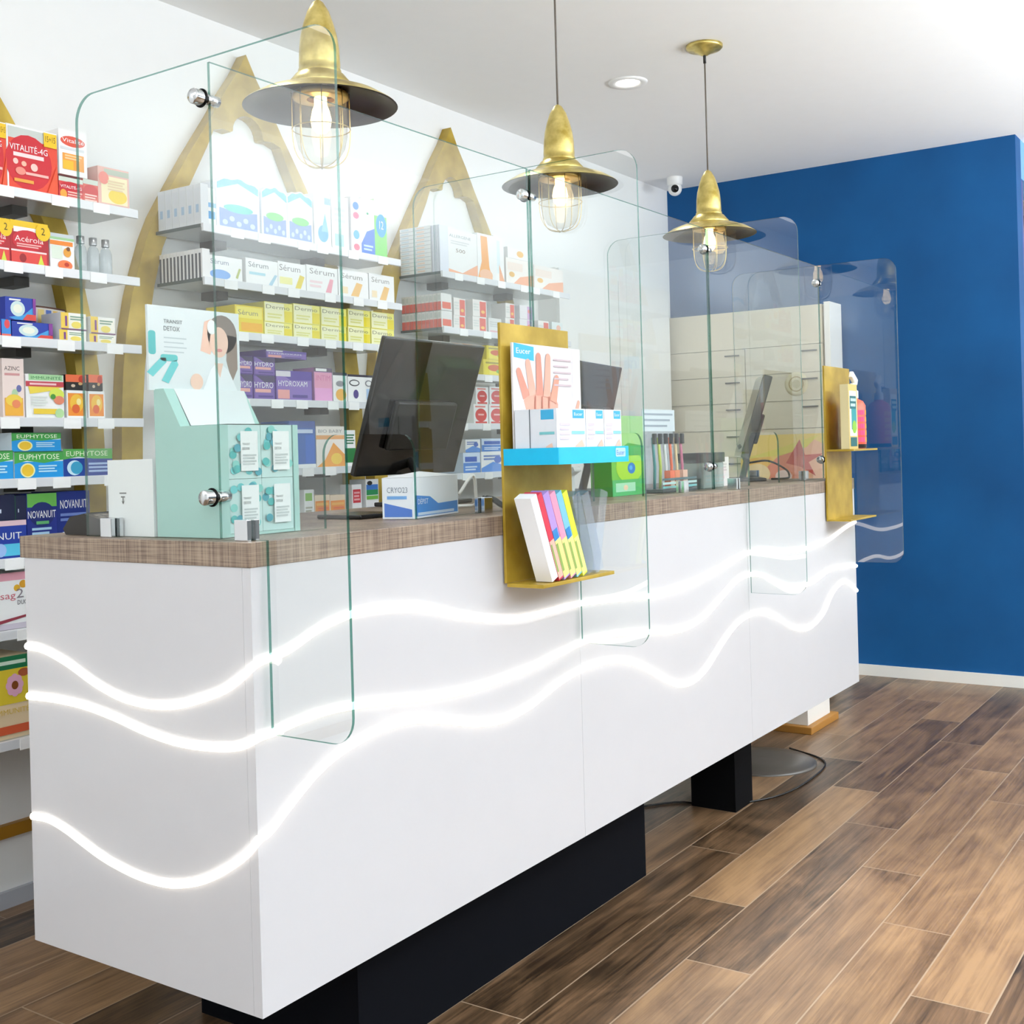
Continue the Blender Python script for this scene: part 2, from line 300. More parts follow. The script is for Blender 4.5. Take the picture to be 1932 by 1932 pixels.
ROWS = [
  (0, 1.905, [(0.335, 0.402, 1.905, 2.072, 'vit'), (0.402, 0.55, 1.905, 2.074, 'vit'), (0.551, 0.627, 1.905, 1.966, 'vits'), (0.626, 0.675, 1.905, 1.972, 'vits2'), (0.554, 0.642, 1.97, 2.093, 'orwh'), (0.674, 0.778, 1.927, 2.016, 'cream')]),
  (0, 1.715, [(0.312, 0.407, 1.715, 1.828, 'acer'), (0.406, 0.516, 1.715, 1.829, 'acer'), (0.519, 0.594, 1.715, 1.811, 'orfruit')]),
  (0, 1.525, [(0.294, 0.372, 1.525, 1.565, 'bluepill'), (0.374, 0.401, 1.525, 1.571, 'bluered'), (0.403, 0.521, 1.525, 1.569, 'bluepill'), (0.386, 0.473, 1.572, 1.63, 'bluepill'), (0.54, 0.624, 1.525, 1.557, 'ylw'), (0.633, 0.72, 1.525, 1.552, 'ylw'), (0.546, 0.625, 1.563, 1.603, 'ylw'), (0.638, 0.718, 1.561, 1.599, 'ylw')]),
  (0, 1.32, [(0.372, 0.434, 1.32, 1.472, 'pinkfruit'), (0.437, 0.55, 1.32, 1.435, 'greenyel'), (0.557, 0.619, 1.32, 1.396, 'orange'), (0.624, 0.678, 1.32, 1.395, 'orange'), (0.555, 0.62, 1.399, 1.438, 'blackor'), (0.626, 0.672, 1.399, 1.44, 'blackor')]),
  (0, 1.165, [(0.268, 0.397, 1.165, 1.238, 'euph'), (0.399, 0.542, 1.165, 1.234, 'euph'), (0.541, 0.697, 1.165, 1.239, 'euphn'), (0.393, 0.537, 1.236, 1.283, 'euph')]),
  (0, 0.965, [(0.335, 0.429, 0.965, 1.06, 'nuit'), (0.43, 0.519, 0.965, 1.125, 'nova'), (0.518, 0.62, 0.965, 1.127, 'novan'), (0.337, 0.397, 1.06, 1.125, 'navy'), (0.395, 0.431, 1.056, 1.122, 'navy')]),
  (0, 0.785, [(0.316, 0.429, 0.785, 0.928, 'pink2')]),
  (0, 0.51, [(0.309, 0.428, 0.51, 0.718, 'flower')]),
  (1, 1.905, [(1.058, 1.096, 1.905, 2.022, 'whblue'), (1.523, 1.609, 1.905, 2.084, 'whblue2'), (1.605, 1.695, 1.905, 2.092, 'whgrey'), (1.707, 1.761, 1.905, 2.102, 'whpink'), (1.759, 1.832, 1.905, 2.107, 'whnavy'), (1.83, 1.899, 1.905, 2.113, 'greenblue')]),
  (1, 1.745, [(1.056, 1.196, 1.745, 1.82, 'wb1'), (1.21, 1.349, 1.745, 1.829, 'wb2'), (1.349, 1.477, 1.745, 1.835, 'wy'), (1.479, 1.631, 1.745, 1.839, 'wp'), (1.634, 1.79, 1.745, 1.842, 'wor'), (1.793, 1.932, 1.745, 1.845, 'wor')]),
  (1, 1.59, [(1.16, 1.28, 1.59, 1.678, 'yel'), (1.282, 1.407, 1.59, 1.635, 'yelw'), (1.411, 1.537, 1.59, 1.64, 'yelw'), (1.541, 1.668, 1.59, 1.642, 'yelw'), (1.675, 1.793, 1.59, 1.649, 'yelw'), (1.797, 1.924, 1.59, 1.65, 'yelw'), (1.284, 1.41, 1.637, 1.699, 'yelw'), (1.413, 1.539, 1.642, 1.704, 'yelw'), (1.543, 1.671, 1.646, 1.705, 'yelw'), (1.677, 1.795, 1.65, 1.709, 'yelw'), (1.799, 1.926, 1.654, 1.71, 'yelw')]),
  (1, 1.385, [(1.165, 1.227, 1.385, 1.464, 'purp'), (1.229, 1.322, 1.385, 1.463, 'purp'), (1.326, 1.492, 1.385, 1.482, 'purpw'), (1.17, 1.229, 1.464, 1.52, 'purp'), (1.232, 1.325, 1.463, 1.52, 'purp'), (1.287, 1.47, 1.482, 1.544, 'purpw'), (1.501, 1.59, 1.385, 1.498, 'pinkp'), (1.593, 1.664, 1.385, 1.486, 'whor'), (1.667, 1.803, 1.385, 1.482, 'whoval')]),
  (1, 1.165, [(1.38, 1.501, 1.165, 1.319, 'blue'), (1.503, 1.643, 1.165, 1.302, 'orlight'), (1.645, 1.699, 1.165, 1.289, 'green')]),
  (1, 0.985, [(1.44, 1.487, 0.985, 1.092, 'greenw'), (1.489, 1.562, 0.985, 1.072, 'orsm'), (1.563, 1.639, 0.985, 1.069, 'orsm'), (1.673, 1.724, 0.985, 1.101, 'redw'), (1.745, 1.815, 0.985, 1.116, 'bluestripe')]),
  (2, 1.895, [(2.252, 2.457, 1.895, 2.072, 'bigwh'), (2.458, 2.575, 1.895, 2.081, 'bigor'), (2.573, 2.647, 1.895, 2.086, 'bigwh2'), (2.66, 2.869, 1.895, 2.007, 'woran'), (2.873, 3.112, 1.895, 2.001, 'woran'), (2.675, 2.863, 2.008, 2.053, 'whsm')]),
  (2, 1.682, [(2.287, 2.365, 1.682, 1.737, 'redcol'), (2.413, 2.509, 1.682, 1.743, 'redcol'), (2.522, 2.615, 1.682, 1.745, 'whlil'), (2.644, 2.713, 1.682, 1.755, 'redcol'), (2.751, 2.856, 1.682, 1.759, 'lil'), (2.895, 2.983, 1.682, 1.763, 'redcol'), (3.007, 3.098, 1.682, 1.765, 'tealw'), (2.29, 2.368, 1.737, 1.805, 'redcol'), (2.416, 2.513, 1.743, 1.81, 'redcol'), (2.648, 2.716, 1.755, 1.816, 'redcol'), (2.754, 2.859, 1.759, 1.817, 'lil')]),
  (2, 1.508, [(2.477, 2.638, 1.508, 1.575, 'yelred'), (2.502, 2.64, 1.578, 1.632, 'yelred')]),
  (2, 1.314, [(2.403, 2.503, 1.314, 1.392, 'redwh'), (2.509, 2.621, 1.314, 1.394, 'redwh'), (2.421, 2.507, 1.395, 1.462, 'redwh'), (2.516, 2.624, 1.396, 1.465, 'redwh')]),
  (2, 1.12, [(2.324, 2.439, 1.12, 1.2, 'bluewh'), (2.445, 2.611, 1.12, 1.202, 'bluewh2'), (2.341, 2.442, 1.202, 1.252, 'bluewh2'), (2.451, 2.614, 1.204, 1.255, 'bluewh')]),
]
# ================================================================== the room
struct(box('floor', -4, 7, -5.5, 1.5, -.05, 0, FLOOR))
struct(box('ceiling', -4, 7, -5.5, 1.6, 2.65, 2.72, CEILW))
struct(box('wall_back', -4, 4.77, 1.5, 1.62, 0, 2.65, WALLW))
struct(box('wall_left', -4.1, -4, -5.5, 1.6, 0, 2.65, WALLW))
struct(box('wall_blue', 4.648, 4.77, -.344, 1.5, 0, 2.65, BLUE))
# side passage beyond the blue wall
struct(box('wall_passage', 4.77, 7, -.344, -.25, 2.46, 2.65, mat('#6ea6d8', .5)))
struct(box('door_1', 4.77, 4.83, -.338, -.26, 0, 2.46, mat('#3c3a86', .4)))
struct(box('wall_right', 6.9, 7, -5.5, 1.5, 0, 2.65, WALLW))
struct(box('wall_far', 4.77, 7, 1.4, 1.5, 0, 2.65, mat('#dfe6f4', .5)))
struct(box('baseboard_blue', 4.632, 4.648, -.344, 1.5, 0, .055, mat('#e6e4dd', .5)))
struct(box('baseboard_back', -4, 4.6, 1.485, 1.5, 0, .045, mat('#b9bcc4', .5)))
struct(box('trim_1', -4, 4.4, 1.478, 1.5, .192, .226, mat('#a8761f', .45)))

# ------------------------------------------------------------------ recessed ceiling light and camera
dl = thing('downlight', 'round white recessed downlight shining in the ceiling', 'light', (2.762, .731, 2.65))
MB().lathe([(.045, 2.6495), (.05, 2.645), (.075, 2.643), (.078, 2.6499)], (2.762, .731, 0), mat('#f6f6f4', .4), 36).build('trim_ring', dl)
MB().lathe([(.0001, 2.6485), (.045, 2.6485)], (2.762, .731, 0), emis('#fffaf0', 14), 36).build('lamp', dl)
cc = thing('security_camera', 'small white dome security camera with dark lens near the blue wall', 'camera', (4.375, 1.318, 2.65))
MB().lathe([(.0001, 2.605), (.034, 2.606), (.041, 2.612), (.043, 2.6499)], (4.375, 1.318, 0), mat('#efefec', .4), 28).build('mount', cc)
MB().ball((4.375, 1.318, 2.588), .037, mat('#f1f1ee', .3)).build('housing', cc)
_d = (Vector((-1.367, -1.453, 1.7))-Vector((4.375, 1.318, 2.588))).normalized()
_M4 = _d.to_track_quat('Z', 'Y').to_matrix().to_4x4()
MB().lathe([(.0205, 0), (.0205, .004), (.0001, .009)], tuple(Vector((4.375, 1.318, 2.588))+_d*.031), BLACK, 24, _M4).build('lens', cc)

# ================================================================== counter
L, D = 3.153, .629; ZB, ZW, ZT = .27, 1.019, 1.061
ct = thing('counter', 'long white glossy sales counter with three glowing wavy light lines', 'counter', (L/2, D/2, 0))
for a, b in ((0, 1.0545), (1.0555, 2.0895), (2.0905, L)):
    MB().box(a, b, 0, .02, ZB, ZW, WHITE).build('front_panel', ct)
for a, b in ((0, .02), (L-.02, L)):
    MB().box(a, b, .0205, D, ZB, ZW, WHITE).build('side_panel', ct)
MB().box(.021, L-.021, .021, D, ZB+.002, ZB+.02, mat('#dcdcdc', .5)).build('bottom_board', ct)
for x in (1.05, 2.09): MB().box(x-.01, x+.01, .021, D, ZB+.021, ZW, mat('#e4e4e4', .5)).build('divider', ct)
LEDM = emis('#fff6e8', LEDS)
for pa, pb in WAVES:
    pts = [(.0005, y, z) for y, z in pa[:-1]]+[(.0005, .0005, (pa[-1][1]+pb[0][1])/2 if abs(pa[-1][0]) < .01 else pa[-1][1])]+[(x, .0005, z) for x, z in pb]
    # end at the far edge and wrap a little round it
    pts[-1] = (L+.001, .0005, pts[-1][2])
    sp_ = smooth(pts, 5)
    c0 = min(range(len(sp_)), key=lambda i: (sp_[i]-Vector((.0005, .0005, sp_[i].z))).length)
    for p in sp_[:c0]: p.x = .0005; p.y = min(p.y, .628)
    for p in sp_[c0:]: p.y = .0005
    MB().tube(sp_, .0075, LEDM, 8).build('light_strip', ct)
# feet
box('plinth', .35, 1.555, .105, .56, 0, .271, mat('#05070e', .8), ct)
box('foot', 2.20, 2.341, .112, .27, 0, .271, mat('#050507', .8), ct)
wt = box('worktop', -.002, L+.002, -.002, D+.012, ZW, ZT, WTOP, None, .0012)
tag(wt, 'grey-brown woven-look laminate worktop lying along the white counter', 'worktop')

# white block with wooden foot beyond the counter
bl = thing('low_cabinet', 'white block on an orange-brown wooden base seen under the counter end', 'cabinet', (3.47, .42, 0))
MB().box(3.33, 3.60, .275, .56, .03, .62, mat('#efece4', .4)).build('body', bl, bevel=.002)
MB().box(3.30, 3.64, .25, .59, 0, .03, mat('#b07a32', .5)).build('base_board', bl, bevel=.003)
fd = MB().lathe([(.0001, .018), (.10, .02), (.19, .010), (.2, .004), (.2, 0)], (2.82, .27, 0), mat('#55504a', .3), 48).build('chair_base', None, (2.82, .27, 0))
tag(fd, 'round flat grey metal base standing on the floor under the counter', 'chair base')
cb = MB().tube(smooth([(1.95, .5, .004), (2.197, .33, .004), (2.228, .196, .004), (2.418, .06, .004), (2.693, .03, .004), (2.93, .07, .004), (3.05, .25, .004)]), .0035, BLACK, 6).build('floor_cable', None, (2.4, .1, 0))
tag(cb, 'thin black cable curving over the wooden floor under the counter', 'cable')

# ================================================================== glass screens
FX = [.032, 1.052, 2.091, 3.133]
def fin_poly():
    y0, y1, zt, zb, yi = -.19, .472, 1.897, .737, -.0085
    p = []
    def arc(cx, cy, r, a0, n=8): return [(cx+r*math.cos(math.radians(a0+90*i/n)), cy+r*math.sin(math.radians(a0+90*i/n))) for i in range(n+1)]
    p += arc(y0+.045, zb+.045, .045, 180); p += [(yi, zb), (yi, ZT+.0015), (y1, ZT+.0015)]
    p += arc(y1-.05, zt-.05, .05, 0); p += arc(y0+.05, zt-.05, .05, 90)
    return p
FW = ['nearest, at the left counter end', 'second from left, by the gold holder', 'third from left, past the green carton', 'last, before the blue wall']
for i, x in enumerate(FX):
    t = thing('glass_screen', 'tall clear glass screen across the counter, '+FW[i], 'glass screen', (x, .11, ZT), 'glass screens set across the counter')
    MB().prism(fin_poly(), 'x', x-.003, x+.003, PANE, EDGE).build('pane', t)
    for yy in (.04, .40):
        c = MB(); c.box(x-.014, x-.0045, yy-.016, yy+.016, ZT, ZT+.036, CHROME).box(x+.0045, x+.014, yy-.016, yy+.016, ZT, ZT+.036, CHROME)
        c.build('clamp', t, bevel=.001)
    for zz in (1.828, 1.135):
        c = MB(); R = Matrix.Rotation(math.pi/2, 4, 'Y')
        c.lathe([(.0001, -.026), (.012, -.0255), (.0135, -.023), (.0135, -.0045)], (x, .118, zz), CHROME, 24, R)
        c.lathe([(.0165, -.006), (.0165, -.0045), (.0001, -.0045)], (x, .118, zz), BLACK, 24, R)
        c.lathe([(.0001, .0045), (.0095, .0045), (.0095, .030), (.0001, .031)], (x, .116, zz), CHROME, 24, R)
        c.build('fixing', t)
NT = [(.30, .578), (1.33, 1.61), (2.38, 2.655)]
PW = ['left bay, before the mint display', 'middle bay, before the green carton', 'right bay, before the far monitor']
for i in range(3):
    a, b = FX[i]+.006, FX[i+1]-.006; n0, n1 = NT[i]; zt = 1.892; z0 = ZT+.0015; zn = 1.243; r = .04
    poly = [(a, z0), (n0, z0)]
    poly += [(n0+r-r*math.cos(math.radians(k*15)), zn-r+r*math.sin(math.radians(k*15))) for k in range(7)]
    poly += [(n1-r+r*math.sin(math.radians(k*15)), zn-r+r*math.cos(math.radians(k*15))) for k in range(7)]
    poly += [(n1, z0), (b, z0), (b, zt), (a, zt)]
    t = thing('glass_partition', 'lengthwise clear glass pane with pass-through, '+PW[i], 'glass screen', ((a+b)/2, .11, ZT), 'glass panes along the counter')
    MB().prism(poly, 'y', .107, .113, PANE2, EDGE).build('pane', t)
    for xx in (b-.22,):
        c = MB(); c.box(xx-.016, xx+.016, .096, .1055, ZT, ZT+.036, CHROME).box(xx-.016, xx+.016, .1145, .124, ZT, ZT+.036, CHROME); c.build('clamp', t, bevel=.001)

# ================================================================== gold arches on the wall
OUT = [(0, 2.555), (.045, 2.48), (.10, 2.405), (.155, 2.318), (.21, 2.24), (.262, 2.165), (.31, 2.09), (.355, 2.02), (.395, 1.955), (.43, 1.88), (.462, 1.79), (.49, 1.70), (.512, 1.60), (.528, 1.48), (.538, 1.35), (.543, 1.2), (.54, .9), (.53, .6), (.515, .228)]
IN = [(.44, .228), (.455, .6), (.465, .9), (.467, 1.2), (.462, 1.35), (.45, 1.48), (.43, 1.62), (.405, 1.74), (.37, 1.86), (.32, 1.96), (.27, 2.05), (.225, 2.13), (.18, 2.21), (.15, 2.272)]
def arch(cx, label):
    top_r = [(.15, 2.272), (.11, 2.283), (.075, 2.28)]
    bump = [(.062+.0*k, 2.28) for k in range(0)]
    bump = [(.068*math.cos(math.radians(k*15)), 2.285+.062*math.sin(math.radians(k*15))) for k in range(13)]
    poly = [(cx+x, z) for x, z in OUT]+[(cx+x, z) for x, z in IN[:-1]]+[(cx+x, z) for x, z in top_r]+[(cx+x, z) for x, z in bump]
    poly += [(cx-x, z) for x, z in top_r[::-1]]+[(cx-x, z) for x, z in IN[:-1][::-1]]+[(cx-x, z) for x, z in OUT[1:][::-1]]
    t = MB().prism(poly, 'y', 1.455, 1.4995, GOLD).build('pointed_arch', None, (cx, 1.475, 1.2))
    tag(t, label, 'wall decoration', 'gold pointed arches on the wall')
arch(.27, 'gold pointed arch on the white wall, leftmost, cut by the left photo edge')
arch(1.413, 'gold pointed arch on the white wall, behind the nearest hanging lamp')
arch(2.553, 'gold pointed arch on the white wall, left of the middle hanging lamp')

# ================================================================== pendant lamps
def pendant(x, label):
    y = .31; t = thing('pendant_lamp', label, 'lamp', (x, y, 2.65), 'brass ship lamps over the counter')
    o = (x, y, 0)
    MB().lathe([(.0001, 2.612), (.012, 2.613), (.022, 2.62), (.034, 2.624), (.04, 2.63), (.06, 2.634), (.066, 2.640), (.066, 2.648), (.06, 2.65)], o, BRASS, 40).build('ceiling_rose', t)
    MB().tube([(x, y, 2.60), (x, y, 2.19)], .003, mat('#6a625a', .5), 8).build('cord', t)
    MB().lathe([(.0055, 2.614), (.0055, 2.585), (.0001, 2.584)], o, DARK, 14).build('cord_grip', t)
    MB().lathe([(.004, 2.198), (.012, 2.192), (.024, 2.172), (.033, 2.145), (.040, 2.118), (.0435, 2.09), (.045, 2.055), (.0445, 2.045), (.047, 2.043), (.047, 2.036)], o, BRASS, 36).build('cap', t)
    c = MB().lathe([(.047, 2.036), (.054, 2.032), (.062, 2.022), (.071, 2.012), (.073, 2.004), (.066, 2.000)], o, BRASS, 40); c.build('collar', t)
    s = MB().lathe([(.066, 2.003), (.10, 1.998), (.135, 1.985), (.165, 1.967), (.168, 1.964)], o, BRASS, 56)
    s.lathe([(.168, 1.964), (.164, 1.963), (.134, 1.980), (.10, 1.993), (.045, 1.998)], o, mat('#3a2d22', .35, .3), 56)
    sh = s.build('shade', t)
    MB().lathe([(.05, 1.998), (.061, 1.992), (.061, 1.982), (.055, 1.980), (.03, 1.980)], o, mat('#e0c070', .3, .6), 32).build('jar_ring', t)
    MB().lathe([(.056, 1.985), (.057, 1.93), (.056, 1.90), (.050, 1.872), (.038, 1.853), (.02, 1.843), (.0001, 1.840)], o, JAR, 32).build('glass_jar', t)
    MB().lathe([(.0001, 1.905), (.012, 1.908), (.020, 1.918), (.023, 1.935), (.019, 1.955), (.014, 1.968), (.014, 1.985)], o, emis('#ffdca0', 7), 20).build('bulb', t)
    g = MB(); W_ = mat('#c9b47c', .3, .8)
    for k in range(4):
        a = math.pi*k/4; ca, sa = math.cos(a), math.sin(a); R = .0625; pts = []
        for r, z in [(R, 1.995), (R, 1.94), (R*.995, 1.90), (R*.92, 1.868), (R*.72, 1.846), (R*.4, 1.835), (0, 1.832)]: pts.append((x+ca*r, y+sa*r, z))
        for r, z in [(R*.4, 1.835), (R*.72, 1.846), (R*.92, 1.868), (R*.995, 1.90), (R, 1.94), (R, 1.995)]: pts.append((x-ca*r, y-sa*r, z))
        g.tube(smooth(pts, 3), .0012, W_, 6)
    g.tube([(x+.0632*math.cos(k*math.pi/12), y+.0632*math.sin(k*math.pi/12), 1.915) for k in range(24)], .0012, W_, 6, True)
    g.build('wire_cage', t)
pendant(.535, 'brass ship lamp hanging nearest, crossed by the first glass screen')
pendant(1.53, 'brass ship lamp hanging in the middle, behind the second glass screen')
pendant(2.56, 'brass ship lamp hanging farthest, in front of the blue wall')
# ================================================================== printed cartons
PAPER = .5
def carton_mb(w, d, h, side, gfx, rx=0):
    """box centred on x, front at y=0, depth +y, bottom z=0; gfx painted in front-face fractions"""
    b = MB(); b.box(-w/2, w/2, 0, d, 0, h, mat(side, PAPER))
    o = Vector((-w/2, 0, 0)); ux = Vector((1, 0, 0)); uz = Vector((0, 0, 1)); nr = Vector((0, -1, 0)); k = 1
    os_ = Vector((-w/2, d, 0)); us = Vector((0, -1, 0)); ns = Vector((-1, 0, 0))
    for g in gfx:
        t = g[0]; off = .00025*k; k += 1
        O, U, N_, W_ = (o, ux, nr, w) if not t.startswith('s') else (os_, us, ns, d)
        t = t.lstrip('s') or t
        if t == 'r':
            _, u0, v0, u1, v1, c = g; b.patch([(u0*W_, v0*h), (u1*W_, v0*h), (u1*W_, v1*h), (u0*W_, v1*h)], O, U, uz, N_, off, mat(c, PAPER))
        elif t == 'e':
            _, cu, cv, ru, rv, c = g; b.patch([(p[0]*W_, p[1]*h) for p in ell(cu, cv, ru, rv)], O, U, uz, N_, off, mat(c, PAPER))
        elif t == 'p':
            b.patch([(p[0]*W_, p[1]*h) for p in g[1]], O, U, uz, N_, off, mat(g[2], PAPER))
        elif t == 't':
            _, s_, u0, v0, u1, v1, c = g; b.text(s_, u0*W_, v0*h, (u1-u0)*W_, (v1-v0)*h, O, U, uz, N_, off, mat(c, PAPER))
        elif t == 'l':   # small print lines
            _, u0, v0, u1, v1, n, c = g
            for i in range(n):
                vv = v1-(v1-v0)*(i+.5)/n; hh = (v1-v0)/n*.28
                b.patch([(u0*W_, (vv-hh)*h), ((u1-(i % 2)*.12*(u1-u0))*W_, (vv-hh)*h), ((u1-(i % 2)*.12*(u1-u0))*W_, (vv+hh)*h), (u0*W_, (vv+hh)*h)], O, U, uz, N_, off, mat(c, PAPER))
    return b
R_, W0 = '#d8232e', '#f4f4f4'
